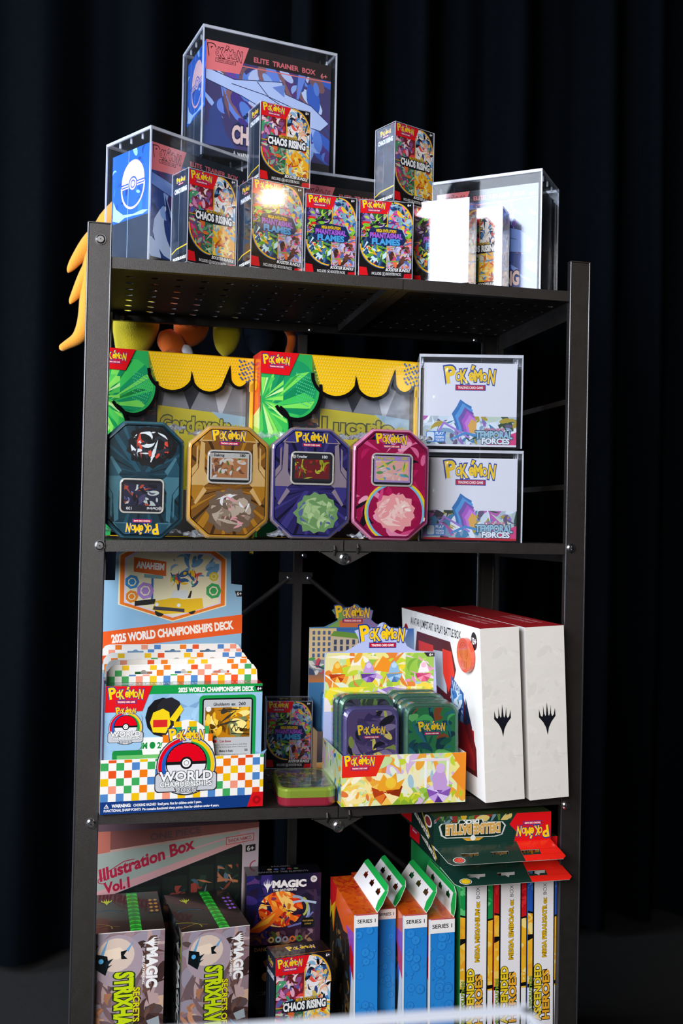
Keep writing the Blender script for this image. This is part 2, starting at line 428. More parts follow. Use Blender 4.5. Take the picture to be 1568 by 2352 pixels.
def perforated(mb, x0, x1, y0, y1, zf, nx, ny, hx, hy, th=.001):
    """sheet made of cells, each with an oval hole"""
    dx, dy = (x1 - x0) / nx, (y1 - y0) / ny
    for i in range(nx):
        for j in range(ny):
            cx, cy = x0 + (i + .5) * dx, y0 + (j + .5) * dy; hn = 12
            H = [(cx + hx * math.cos(2 * math.pi * k / hn), cy + hy * math.sin(2 * math.pi * k / hn)) for k in range(hn)]
            Q = []
            for k in range(hn):
                a = 2 * math.pi * k / hn; c, s_ = math.cos(a), math.sin(a); m = max(abs(c), abs(s_))
                Q.append((cx + dx / 2 * c / m, cy + dy / 2 * s_ / m))
            for zo, fl in ((0, 1), (-th, -1)):
                V = [(x, y, zf(x) + zo) for x, y in H + Q]
                fs = [(k, (k + 1) % hn, hn + (k + 1) % hn, hn + k) for k in range(hn)]
                mb.mesh(V, fs)
            # square corners
            for k in (1, 4, 7, 10):
                kk = (k + 1) % hn; cxn = cx + dx / 2 * (1 if math.cos(2 * math.pi * k / hn) > 0 else -1); cyn = cy + dy / 2 * (1 if math.sin(2 * math.pi * k / hn) > 0 else -1)
                a, b = Q[k], Q[kk]
                for zo in (0, -th): mb.face([(a[0], a[1], zf(a[0]) + zo), (cxn, cyn, zf(cxn) + zo), (b[0], b[1], zf(b[0]) + zo)])
            mb.mesh([(x, y, zf(x)) for x, y in H] + [(x, y, zf(x) - th) for x, y in H], [(k, (k + 1) % hn, hn + (k + 1) % hn, hn + k) for k in range(hn)])
for k in (1, 2, 3, 4):
    a, m, b = SH[k]
    for side in (0, 1):
        x0, x1, z0, z1 = ((.0018, MID - .0008, a, m) if side == 0 else (MID + .0008, RW - .0018, m, b))
        zf = lambda x: z0 + (z1 - z0) * (x - x0) / (x1 - x0)
        if k == 1 and side == 0: x1 = .4525
        if k == 1 and side == 1: x0 = .4535
        mb = MB('rack')
        perforated(mb, x0 + .002, x1 - .002, .003, DEP - .003, zf, 12 if side == 0 else (10 if k == 1 else 12), 9, .0066, .0048)
        def bar(xa, xb, ya, yb, ta, tb):
            V = [(xa, ya, zf(xa) + ta), (xb, ya, zf(xb) + ta), (xb, yb, zf(xb) + ta), (xa, yb, zf(xa) + ta), (xa, ya, zf(xa) + tb), (xb, ya, zf(xb) + tb), (xb, yb, zf(xb) + tb), (xa, yb, zf(xa) + tb)]
            mb.mesh(V, [(0, 1, 5, 4), (1, 2, 6, 5), (2, 3, 7, 6), (3, 0, 4, 7), (4, 5, 6, 7), (3, 2, 1, 0)])
        fx0 = PW + .001 if side == 0 else x0
        fx1 = x1 if side == 0 else RW - PW - .001
        bar(fx0, fx1, .0016, .0030, 0, -LIP); bar(fx0, fx1, .003, .012, -LIP + .0012, -LIP)      # front lip with return
        bar(fx0, fx1, DEP - .0030, DEP - .0016, 0, -LIP); bar(fx0, fx1, DEP - .012, DEP - .003, -LIP + .0012, -LIP)
        ex = x0 if side == 0 else x1
        s_ = 1 if side == 0 else -1
        bar(min(ex, ex + s_ * .0014), max(ex, ex + s_ * .0014), .013, DEP - .013, 0, -.030)       # deep side rail
        jx = x1 if side == 0 else x0
        bar(min(jx, jx - s_ * .016), max(jx, jx - s_ * .016), .004, DEP - .004, -.001, -.012)      # rib beside the joint
        mb.build('shelf_panel', rack)
# hinge plates under the middle joints
for k, (xl, xr, xa, za, bz) in {2: (.3349, .4115, .3721, .8763, .8858), 3: (.3323, .4071, .3705, .4923, .4985), 4: (.333, .41, .371, .1145, .124)}.items():
    zt = shelf_z(k, MID) - LIP - .0012; mb = MB('rack')
    for yy in (-.0004, .0012):
        mb.face([(xl, yy, zt), (xa - .006, yy, za + .0012), (xa, yy, za), (xa + .006, yy, za + .0012), (xr, yy, zt)])
    mb.box((xl, -.0004, zt - .001), (xr, .006, zt + .0004))
    hp = mb.build('hinge_plate', rack); bolt(hp, xa + .0005, -.0006, bz, .0085)
    for hx, hz in ((xl + .022, zt + .003), (xr - .020, zt + .006)):
        h = MB('rack'); h.cyl((hx, -.001, hz + .005), (hx, -.0045, hz - .001), .002, n=10); h.cyl((hx, -.0045, hz - .001), (hx, -.001, hz - .008), .002, n=10)
        h.build('hook', hp)
# side stays (two flat rails per side between tiers)
for xx in (.0016, RW - .0026):
    for z in (1.1355, .9985):
        mb = MB('rack'); mb.box((xx, .004, z), (xx + .0012, DEP - .004, z + .0085)); mb.build('side_rail', rack)
# rear centre post, plate, braces
mb = MB('rack'); mb.box((.366, DEP - .003, .02), (.3815, DEP + .009, 1.28)); mb.build('rear_post', rack)
for zc in (.837, .46):
    mb = MB('rack'); mb.box((.3386, DEP - .006, zc - .0105), (.4001, DEP - .0035, zc + .0105)); pl = mb.build('brace_plate', rack)
    bolt(pl, .3564, DEP - .0062, zc, .0048); bolt(pl, .3935, DEP - .0062, zc, .0048); bolt(pl, .3837, DEP - .0062, zc + .0415, .0048)
    for sx in (-1, 1):
        mb = MB('rack'); x0 = .3564 if sx < 0 else .3935
        mb.cyl((x0, DEP - .005, zc), (x0 + sx * .30, DEP - .005, zc - .24), .005, n=8); mb.build('diagonal_brace', rack)
for hx in (.05, .385, .70):
    bolt(rack, hx + (0 if hx < .6 else 0), DEP - .014, 1.288, .0045)

# ------------------------------------------------------------------ booster bundles
PAL = {
 'c1': ['#7a2230', '#c8344a', '#d98ab8', '#e9b0cc', '#3f7d4c', '#5a2a20', '#f04848', '#8c4f86', '#f3e0e0', '#2b1a1c', '#4aa070', '#5560a8'],
 'c2': ['#f2f2f4', '#1b2238', '#c83c34', '#4b88c2', '#f0b090', '#e8e0d8', '#324a80', '#f05a48', '#d8c060', '#101018', '#88b8d8', '#f6d8c0'],
 'c3': ['#2e6a48', '#4c9a6a', '#34304a', '#6a4a7c', '#8aa890', '#c83048', '#2a2434', '#e06a30', '#b8d0b0', '#46586a', '#e0307a'],
 'c4': ['#f2b01e', '#f6cf3a', '#d03818', '#f4e07a', '#8ab4d0', '#e88a20', '#fbe9a0', '#b05020', '#d8d8c8', '#5a90b0'],
 'p1': ['#3a2450', '#583a80', '#2f6a2e', '#7ac030', '#e02a20', '#1c1426', '#8a70b0', '#48305c', '#a8d048', '#241830', '#c8b0d8'],
 'p2': ['#7aa6bc', '#4d80a8', '#d83a90', '#2c60a8', '#f0c030', '#a8c8d8', '#e87ab0', '#6a3080', '#f08020', '#203a60', '#86c83a'],
 'p3': ['#1f3350', '#2c5080', '#f0d020', '#e8442a', '#60a030', '#e8a020', '#a8d060', '#16222f', '#c8e8f0', '#4a78a8', '#f8e860'],
 'p4': ['#a8a8d0', '#6a4030', '#d83a7a', '#8a5a44', '#c8c8e8', '#e87040', '#4a2c24', '#80a050', '#e890b8', '#d8b890', '#5a6ab0'],
}
def clip2(poly, a, b):
    out = []; ex, ey = b[0] - a[0], b[1] - a[1]
    for j in range(len(poly)):
        p = poly[j]; q = poly[(j + 1) % len(poly)]
        dp = ex * (p[1] - a[1]) - ey * (p[0] - a[0]); dq = ex * (q[1] - a[1]) - ey * (q[0] - a[0])
        if dp >= 0: out.append(p)
        if (dp >= 0) != (dq >= 0):
            t = dp / (dp - dq); out.append((p[0] + t * (q[0] - p[0]), p[1] + t * (q[1] - p[1])))
    return out
def bundle_front(F, kind, seed):
    H = F.H
    def Y(v): return v * H / 145
    F.rect(0, 0, 100, H, '#16120f')
    arcUR = [(64 + 35 * math.sin(t), Y(104 + 40 * math.cos(t))) for t in [math.pi / 2 * i / 9 for i in range(10)]][::-1]
    arcLL = [(48 - 46 * math.sin(t), Y(62 - 44 * math.cos(t))) for t in [math.pi / 2 * i / 9 for i in range(10)]][::-1]
    reg = [(2, Y(143))] + arcLL + [(99, Y(18))] + arcUR
    reg = [(2, Y(144))] + arcLL + [(99, Y(18))] + arcUR
    pre = 'c' if kind == 'chaos' else 'p'
    xm, ym = 52, Y(76)
    L = clip2(reg, (xm, H), (xm, 0)); Rg = clip2(reg, (xm, 0), (xm, H))
    # left of a line = left half when going down->up reversed
    def side(poly, x, left): return clip2(poly, (x, 0), (x, H)) if left else clip2(poly, (x, H), (x, 0))
    def vert(poly, y, up): return clip2(poly, (0, y), (100, y)) if up else clip2(poly, (100, y), (0, y))
    quads = [vert(side(reg, xm, True), ym, True), vert(side(reg, xm, False), ym, True), vert(side(reg, xm, True), ym, False), vert(side(reg, xm, False), ym, False)]
    for i, q in enumerate(quads):
        pal = PAL[pre + str(i + 1)]
        F.splash(q, pal, 105, seed + i, 12.5, base=pal[0])
    F.stroke(arcUR, 2.6, '#f2b81c'); F.stroke([(x + 1.6, y + 1.2) for x, y in arcUR], .9, '#3d3a70')
    F.stroke(arcLL, 2.6, '#f2b81c'); F.stroke([(x - 1.6, y - 1.6) for x, y in arcLL], 1.0, '#3b5fa8')
    F.stroke([(xm, Y(20)), (xm, Y(140))], 1.6, '#e8b020'); F.stroke([(2, ym), (98, ym)], 1.4, '#d8a020')
    F.poly([(0, H), (60, H), (50, Y(121)), (0, Y(121))], '#e2161f')
    F.logo(26, Y(133), 40)
    cy = Y(72)
    if kind == 'chaos':
        for i in range(16): F.circ(18 + 64 * ((i * 7) % 16) / 16, cy + Y(9) + (i % 3) * 2.5, 3.2 - (i % 3) * .6, ['#e8f4fa', '#a8d0e8', '#5a9ac0'][i % 3])
        F.poly([(12, cy - 3), (17, cy + 14), (50, cy + 17), (92, cy + 12), (93, cy - 4), (50, cy - 6)], '#1b222c')
        F.text('MEGA EVOLUTION', 55, cy + 12.5, 5, '#e8b82a', w=36, off=.03, out=[(.05, '#3a1c10')], shear=.1)
        F.text('CHAOS RISING', 53, cy - 1.5, 12.5, '#f6f8fa', w=76, off=.05, out=[(.07, '#14161a')])
    else:
        F.poly([(15, cy - 6), (13, cy + 5), (20, cy + 20), (50, cy + 24), (80, cy + 20), (88, cy + 4), (84, cy - 8), (50, cy - 12)], '#1c2a56')
        for i in range(7): F.circ(14 + i * 12.5, cy + 18 - abs(i - 3) * 4, 2.6, ['#5aa030', '#d83030', '#2c8aa0'][i % 3])
        F.text('MEGA EVOLUTION', 50, cy + 13.5, 5.4, '#f0c62a', w=38, off=.04, out=[(.05, '#3a2410')])
        F.text('PHANTASMAL', 50, cy + 2.4, 9.5, '#a35fd0', w=62, off=.05, out=[(.06, '#2a1240')])
        F.text('FLAMES', 50, cy - 9.5, 10.5, '#4aa2dc', w=54, off=.05, out=[(.06, '#122a5c')])
    F.poly([(0, 0), (100, 0), (100, Y(18)), (48, Y(18)), (40, Y(11)), (0, Y(19))], '#191416')
    F.poly([(0, Y(2)), (17, Y(2)), (14, Y(17)), (0, Y(18))], '#d8121c'); F.poly([(84, 0), (100, 0), (100, Y(9)), (86, Y(8))], '#c8101a')
    F.text('BOOSTER BUNDLE', 73, Y(12), 5.2, '#f2f2f2', w=46, off=.03, shear=.25)
    F.text('INCLUDES', 33, Y(4), 5, '#e8e8e8', w=18, off=.01); F.circ(47, Y(6), 3.6, '#e8e8e8'); F.circ(47, Y(6), 3.0, '#191416'); F.text('6', 47, Y(4.4), 3.6, '#ffffff')
    F.text('BOOSTER PACKS', 66, Y(4), 5, '#e8e8e8', w=28, off=.01)
    F.poly([(88, H), (98, H), (98, H - 8), (90, H - 8)], '#26262c'); F.text('6+', 93, H - 6.5, 4.5, '#ffffff')
def bundle(label, kind, x, y, z, r, w=.0805, d=.046, h=.118, t=0, group=None, mat='wrap', seed=1, sleeve=True):
    root = thing('small_card_box', label, 'card game box', group)
    mb = MB(mat); q = .0012; W_, D_, H_ = w - 2 * q, d - 2 * q, h - 2 * q
    mb.box((0, 0, 0), (W_, D_, H_), '#1b222c', cols={'T': '#1c1512', 'B': '#1c1512'})
    f = faces(mb, W_, D_, H_)
    bundle_front(f['front'](), kind, seed)
    F = f['left']()
    F.rect(0, 0, 100, F.H, '#27303f')
    F.logo(50, F.H * .90, 50); F.text('CHAOS RISING' if kind == 'chaos' else 'PHANTASMAL', 50, F.H * .78, 14, '#e8eef8', w=78, off=.05, out=[(.05, '#5a7a98')], shear=0)
    F.rect(42, 0, 43.5, F.H * .78, '#8a98a8')
    F.stroke([(0, F.H * .13), (30, F.H * .17), (100, F.H * .19)], 4, '#f0cc2a')
    F.rect(0, 0, 100, F.H * .11, '#20242c'); F.text('BOOSTER BUNDLE', 50, F.H * .045, 9, '#ffffff', w=84, off=.05, shear=.2)
    F = f['top'](); F.rect(0, 0, 100, F.H, '#1c1512'); F.logo(55, F.H * .5, 46, bar=False); F.stroke([(0, F.H * .1), (100, F.H * .1)], 1.2, '#c89020')
    F = f['right'](); F.rect(0, 0, 100, F.H, '#2a2220'); F.splash(rect2(10, 40, 90, F.H - 20), PAL['c4' if kind == 'chaos' else 'p3'] + ['#2a1c1a', '#4a2a20'], 50, seed + 9, 30)
    F.text('BOOSTER BUNDLE', 50, 12, 9, '#e8e8e8', w=80)
    b = mb.build('carton', root); b.location = (q, q, q)
    if sleeve:
        c = MB('clear'); c.box((0, 0, 0), (w, d, h)); e = .0007
        for a in ((0, 0), (w - e, 0), (0, d - e), (w - e, d - e)): c.box((a[0] - e * .3, a[1] - e * .3, 0), (a[0] + e, a[1] + e, h), mat='edge')
        for zz in (0, h - e):
            for yy in (0, d - e): c.box((0, yy - e * .3, zz), (w, yy + e, zz + e), mat='edge')
            for xx in (0, w - e): c.box((xx, 0, zz), (xx + e, d, zz + e), mat='edge')
        c.build('clear_sleeve', root)
    return place(root, x, y, z + .0004, r, t)
S1 = 1.3004
GB = 'small card boxes on the top shelf'
bundle('red and orange small box at the left front of the top shelf', 'chaos', .1360, .001, S1, .4666, .082, .046, .134, group=GB, seed=10)
bundle('small card box with a bright warm lamp glare, another small box stacked on it', 'phant', .2262, .002, S1, .311, .084, .046, .1285, group=GB, seed=20)
bundle('purple and green small box directly right of the lamp-glare box', 'phant', .3075, .018, S1, .0475, .0780, .046, .1182, group=GB, seed=20)
bundle('purple and green small box directly left of the white glaring box', 'phant', .3870, .012, S1, -.08, .0812, .046, .1145, group=GB, seed=20)
bundle('small box whose front is washed white by window glare', 'phant', .4795, .048, S1, -.60, .0880, .046, .128, group=GB, seed=30)
bundle('small box half hidden just right of the white glaring box', 'chaos', .5600, .085, S1, -.62, .0760, .046, .134, group=GB, seed=40)
bundle('red small box stacked in front of the topmost clear case', 'chaos', .2370, .012, S1 + .1292, .2507, .0811, .046, .1150, group=GB, seed=10)
bundle('red small box stacked alone at the right, against the dark curtain', 'chaos', .4405, .018, S1 + .1190, .4167, .0776, .048, .1195, group=GB, seed=10)

# ------------------------------------------------------------------ acrylic cases and trainer boxes
def acrylic_case(label, x, y, z, r, w, d, h, group='clear display cases', th=.003, rail=.004):
    root = thing('acrylic_case', label, 'display case', group)
    mb = MB('acrylic')
    for a, b in (((0, 0, 0), (w, th, h)), ((0, d - th, 0), (w, d, h)), ((0, th, 0), (th, d - th, h)), ((w - th, th, 0), (w, d - th, h))): mb.box(a, b)
    e = .0022
    for xx in (0, w - e):
        for yy in (0, d - e): mb.box((xx, yy, 0), (xx + e, yy + e, h), mat='edge')
    mb.build('shell', root)
    l = MB('acrylic'); l.box((0, 0, h), (w, d, h + th))
    for yy in (0, d - e): l.box((0, yy, h - .001), (w, yy + e, h + th + .0004), mat='edge')
    for xx in (0, w - e): l.box((xx, 0, h - .001), (xx + e, d, h + th + .0004), mat='edge')
    for i in range(3):
        for xx in (.004, w - .008): l.cyl((xx + .002, d * (.25 + .25 * i), h - .008), (xx + .002, d * (.25 + .25 * i), h), .0017, mat='edge', n=10)
    l.build('lid', root)
    bt = MB('acrylic'); bt.box((th, th, 0), (w - th, d - th, th * .8)); bt.build('base', root)
    return place(root, x, y, z, r)
BLUES = ['#27459c', '#3a63c0', '#5b84d8', '#8fb0ea', '#1c2f78', '#3b2a78', '#5a3a90', '#c3d6f6', '#22386e', '#7a9ae0', '#4a2c62']
def trainer_box(label, x, y, z, r, w, d, h, seed, mat='gloss', warm=False):
    mb = MB(mat); mb.box((0, 0, 0), (w, d, h), '#1b2436', cols={'T': '#3a2a20', 'B': '#18181c'})
    f = faces(mb, w, d, h)
    F = f['front'](); H = F.H
    F.rect(0, 0, 100, H, '#232b46')
    pal = (['#3a62c0', '#5b84d8', '#8fb0ea', '#6a8ae0', '#4a3a88', '#6a4aa0', '#c3d6f6', '#3a4a86', '#9ab8f4', '#5a3c78', '#8a6468', '#7a5a60', '#b8c8f0'] if warm else BLUES) + ([] if warm else ['#182a5c', '#101f48'])  # warm: lit copy of the print, brighter light put into paler inks
    F.splash(rect2(0, 8, 100, H - 9), pal, 90, seed, 17, base='#2c4486' if not warm else '#46406e', dirn=2.2)
    # pale swooping streak and burst in place of the pictured figure
    sw = [(0, H * .76), (22, H * .70), (60, H * .76), (63, H * .66), (84, H * .60), (99, H * .47), (92, H * .39), (70, H * .42), (50, H * .47), (28, H * .57), (0, H * .66)]
    F.poly(sw, '#b9ccf6' if warm else '#6f8fd6'); F.stroke(sw, .6, '#27305c', closed=True)
    F.stroke([(20, H * .66), (45, H * .62), (80, H * .52)], .6, '#27305c'); F.stroke([(40, H * .72), (50, H * .60), (60, H * .55)], .6, '#27305c'); F.poly([(52, H * .70), (62, H * .74), (62, H * .63)], '#6c8cd2')
    F.rect(0, H - 12, 100, H, '#2a2220' if warm else '#1d232e'); F.stroke([(0, H - 15), (100, H - 13)], .8, '#e07a78')
    F.text('ELITE  TRAINER  BOX', 62, H - 9.5, 3.6, '#d86a70', w=50, off=.03)
    F.poly([(0, H), (33, H), (26, H - 21), (0, H - 22)], '#e8777a')
    F.logo(15, H - 10, 24, fill='#e8777a', line='#3a1a1e', barcol='#e8777a', bartxt='#3a1a1e')
    for i in range(18): F.circ(26 + (i * 37 % 50), 27 + (i * 13 % 9), 1.5, '#1d3560')
    F.text('CHAOS RISING', 52, 13, 12, '#e6c9c4', w=62, off=.05, out=[(.07, '#2a2c50')])
    F.rect(0, 0, 100, 8, '#20222c'); F.text('\u26a0 WARNING: CHOKING HAZARD', 42, 2.6, 3, '#e8e8e8', w=40)
    F.text('6+', 94, H - 11, 3.6, '#e07a78')
    F = f['left'](); H = F.H
    F.rect(0, 0, 100, H, '#2a3648'); F.rect(0, H * .43, 100, H, '#1f62cc')
    F.splash(rect2(0, H * .43, 100, H), ['#2a78e0', '#1a50b0', '#163c90', '#2c6ad8', '#1e58c0', '#8fc0f4'], 26, seed + 3, 14)
    F.poly([(3, H * .46), (20, H * .43), (34, H * .455), (60, H * .45), (80, H * .44), (94, H * .46), (80, H * .475), (55, H * .465), (30, H * .485), (12, H * .55), (4, H * .62)], '#a8d0f6')
    cx, cy, rr = 54, H * .715, 29; pk = '#f4c6c8'; bl = '#1f5cc8'
    F.poly([(cx + rr * math.cos(t), cy + 3 + rr * math.sin(t) * 1.1) for t in [math.pi * i / 16 for i in range(17)]], pk)
    lo = [(cx + rr * math.cos(t), cy - 3 + rr * math.sin(t) * 1.1) for t in [math.pi + math.pi * i / 16 for i in range(17)]]
    F.stroke(lo, 3.4, pk, closed=True); F.stroke([(cx - rr, cy), (cx + rr, cy)], 5.6, bl); F.stroke([(cx - rr, cy), (cx + rr, cy)], 2.2, pk)
    F.circ(cx, cy, 11, bl); F.circ(cx, cy, 8.8, pk); F.circ(cx, cy, 6, bl); F.circ(cx, cy, 4.2, pk)
    F.rect(42, 0, 43, H, '#a8c4e0')
    F = f['right'](); F.rect(0, 0, 100, F.H, '#1a2234'); F.splash(rect2(0, F.H * .4, 100, F.H), ['#20304c', '#5a2a30', '#24406c'], 20, seed + 4, 20)
    o = mb.build('collector_box'); return tag(place(o, x, y, z, r), label, 'card game box', 'large collector boxes in clear cases')
def cased(lab_case, lab_box, x, y, z, r, w, d, h, seed, warm=False):
    acrylic_case(lab_case, x, y, z, r, w, d, h - .003)
    m = .0075; ca, sa = math.cos(r), math.sin(r)
    trainer_box(lab_box, x + m * ca - m * sa, y + m * sa + m * ca, z + .0028, r, w - 2 * m, d - 2 * m, h - .022, seed, warm=warm)
cased('clear case at the left end of the top shelf', 'blue collector box with a pink ball emblem on its side, at the left end', .0835, .040, S1, .5721, .200, .117, .2030, 51)
cased('clear case in the back middle, mostly hidden by small boxes', 'collector box in the back middle, only its brown top strip showing', .318, .160, S1, .12, .195, .117, .2030, 57, warm=True)
cased('clear case with window glare at the right end of the top shelf', 'collector box behind glare at the right end of the top shelf', .5450, .168, S1, -.66, .186, .113, .2040, 63)
cased('topmost clear case, raised above all other boxes', 'topmost collector box with a pale streak on blue and purple', .1620, .138, S1 + .2036, .20, .227, .119, .2030, 51, warm=True)

# ------------------------------------------------------------------ plush toy sitting at the back of the top shelf
def plush():
    root = thing('plush_toy', 'yellow and orange plush toy behind the boxes, its limbs hanging down behind the top shelf', 'plush toy')
    def blob(name, pts, mat, parent=None):
        """pts: list of (x,y,z,r) joined by a skin-like chain of rings"""
        mb = MB(mat); n = 16; rings = []
        P = []
        m = 5
        for i in range(len(pts) - 1):
            for k in range(m):
                t = k / m; a, b = pts[i], pts[i + 1]; p0 = pts[max(i - 1, 0)]; p3 = pts[min(i + 2, len(pts) - 1)]
                P.append(tuple(.5 * ((2 * a[j]) + (-p0[j] + b[j]) * t + (2 * p0[j] - 5 * a[j] + 4 * b[j] - p3[j]) * t * t + (-p0[j] + 3 * a[j] - 3 * b[j] + p3[j]) * t ** 3) for j in range(4)))
        P.append(pts[-1])
        for i, p in enumerate(P):
            a = Vector(P[max(i - 1, 0)][:3]); b = Vector(P[min(i + 1, len(P) - 1)][:3]); d = (b - a).normalized()
            u = Vector((0, 1, 0)); u = (u - d * u.dot(d)).normalized(); w = d.cross(u); r = max(p[3], .0008)
            rings.append([Vector(p[:3]) + r * (math.cos(2 * math.pi * k / n) * w + .8 * math.sin(2 * math.pi * k / n) * u) for k in range(n)])
        V = [v for rg in rings for v in rg]
        mb.mesh(V, [(i * n + k, i * n + (k + 1) % n, (i + 1) * n + (k + 1) % n, (i + 1) * n + k) for i in range(len(rings) - 1) for k in range(n)] + [tuple(range(n)), tuple(range(len(V) - n, len(V)))], smooth=True)
        return mb.build(name, parent or root)
    Y = .44
    blob('body', [(.14, .350, 1.315, .01), (.14, .345, 1.335, .036), (.14, .345, 1.38, .040), (.14, .345, 1.43, .034), (.14, .345, 1.455, .01)], 'plush_o')
    blob('head', [(.14, .345, 1.44, .01), (.14, .34, 1.465, .034), (.14, .34, 1.49, .030), (.14, .34, 1.503, .008)], 'plush_o')
    # lobed wing hanging at the left, behind the post
    wp = [(.07, .405, 1.50, .03), (.030, .43, 1.465, .028), (.008, Y, 1.41, .026), (-.002, Y, 1.35, .022), (-.010, Y, 1.295, .017), (-.024, Y, 1.262, .012), (-.045, Y, 1.246, .008), (-.054, Y, 1.240, .006), (-.057, Y, 1.238, .001)]
    wg = blob('wing', wp, 'plush_y')
    blob('wing_lobe', [(.026, Y, 1.47, .018), (-.006, Y, 1.436, .016), (-.030, Y, 1.402, .011), (-.042, Y, 1.383, .006), (-.0455, Y, 1.376, .001)], 'plush_y', wg)
    blob('wing_lobe', [(.012, Y, 1.42, .018), (-.012, Y, 1.374, .015), (-.030, Y, 1.340, .009), (-.038, Y, 1.326, .005), (-.0405, Y, 1.320, .001)], 'plush_y', wg)
    # limbs below the shelf, behind its rear edge
    blob('leg', [(.085, .40, 1.330, .02), (.078, .425, 1.30, .040), (.070, .430, 1.262, .036), (.060, .432, 1.235, .020), (.060, .432, 1.228, .004)], 'plush_l')
    lg = blob('leg', [(.165, .40, 1.325, .02), (.175, .43, 1.30, .032), (.168, .432, 1.272, .026), (.160, .432, 1.252, .004)], 'plush_o')
    blob('foot', [(.128, .42, 1.278, .012), (.134, .418, 1.262, .022), (.146, .415, 1.248, .020), (.150, .415, 1.235, .006)], 'plush_o', lg)
    blob('claw', [(.156, .41, 1.252, .002), (.164, .408, 1.246, .009), (.172, .406, 1.238, .006), (.176, .406, 1.232, .001)], 'plush_w', lg)
    blob('tail', [(.34, .41, 1.31, .012), (.358, .43, 1.29, .009), (.360, .43, 1.272, .008), (.354, .43, 1.250, .007), (.350, .43, 1.24, .002)], 'plush_o')
    r2 = thing('plush_toy', 'lemon yellow plush foot of a second toy, dangling beside the navy one', 'plush toy')
    root_, r_ = root, r2
    blob('foot', [(.240, .41, 1.33, .012), (.240, .426, 1.30, .024), (.239, .428, 1.275, .025), (.237, .428, 1.252, .017), (.236, .428, 1.240, .004)], 'plush_l', r2)
    r3 = thing('plush_toy', 'dark navy plush toy shape hanging right of the yellow foot', 'plush toy')
    blob('body', [(.31, .41, 1.33, .012), (.300, .43, 1.30, .030), (.300, .43, 1.265, .026), (.300, .43, 1.245, .006)], 'plush_b', r3)
plush()
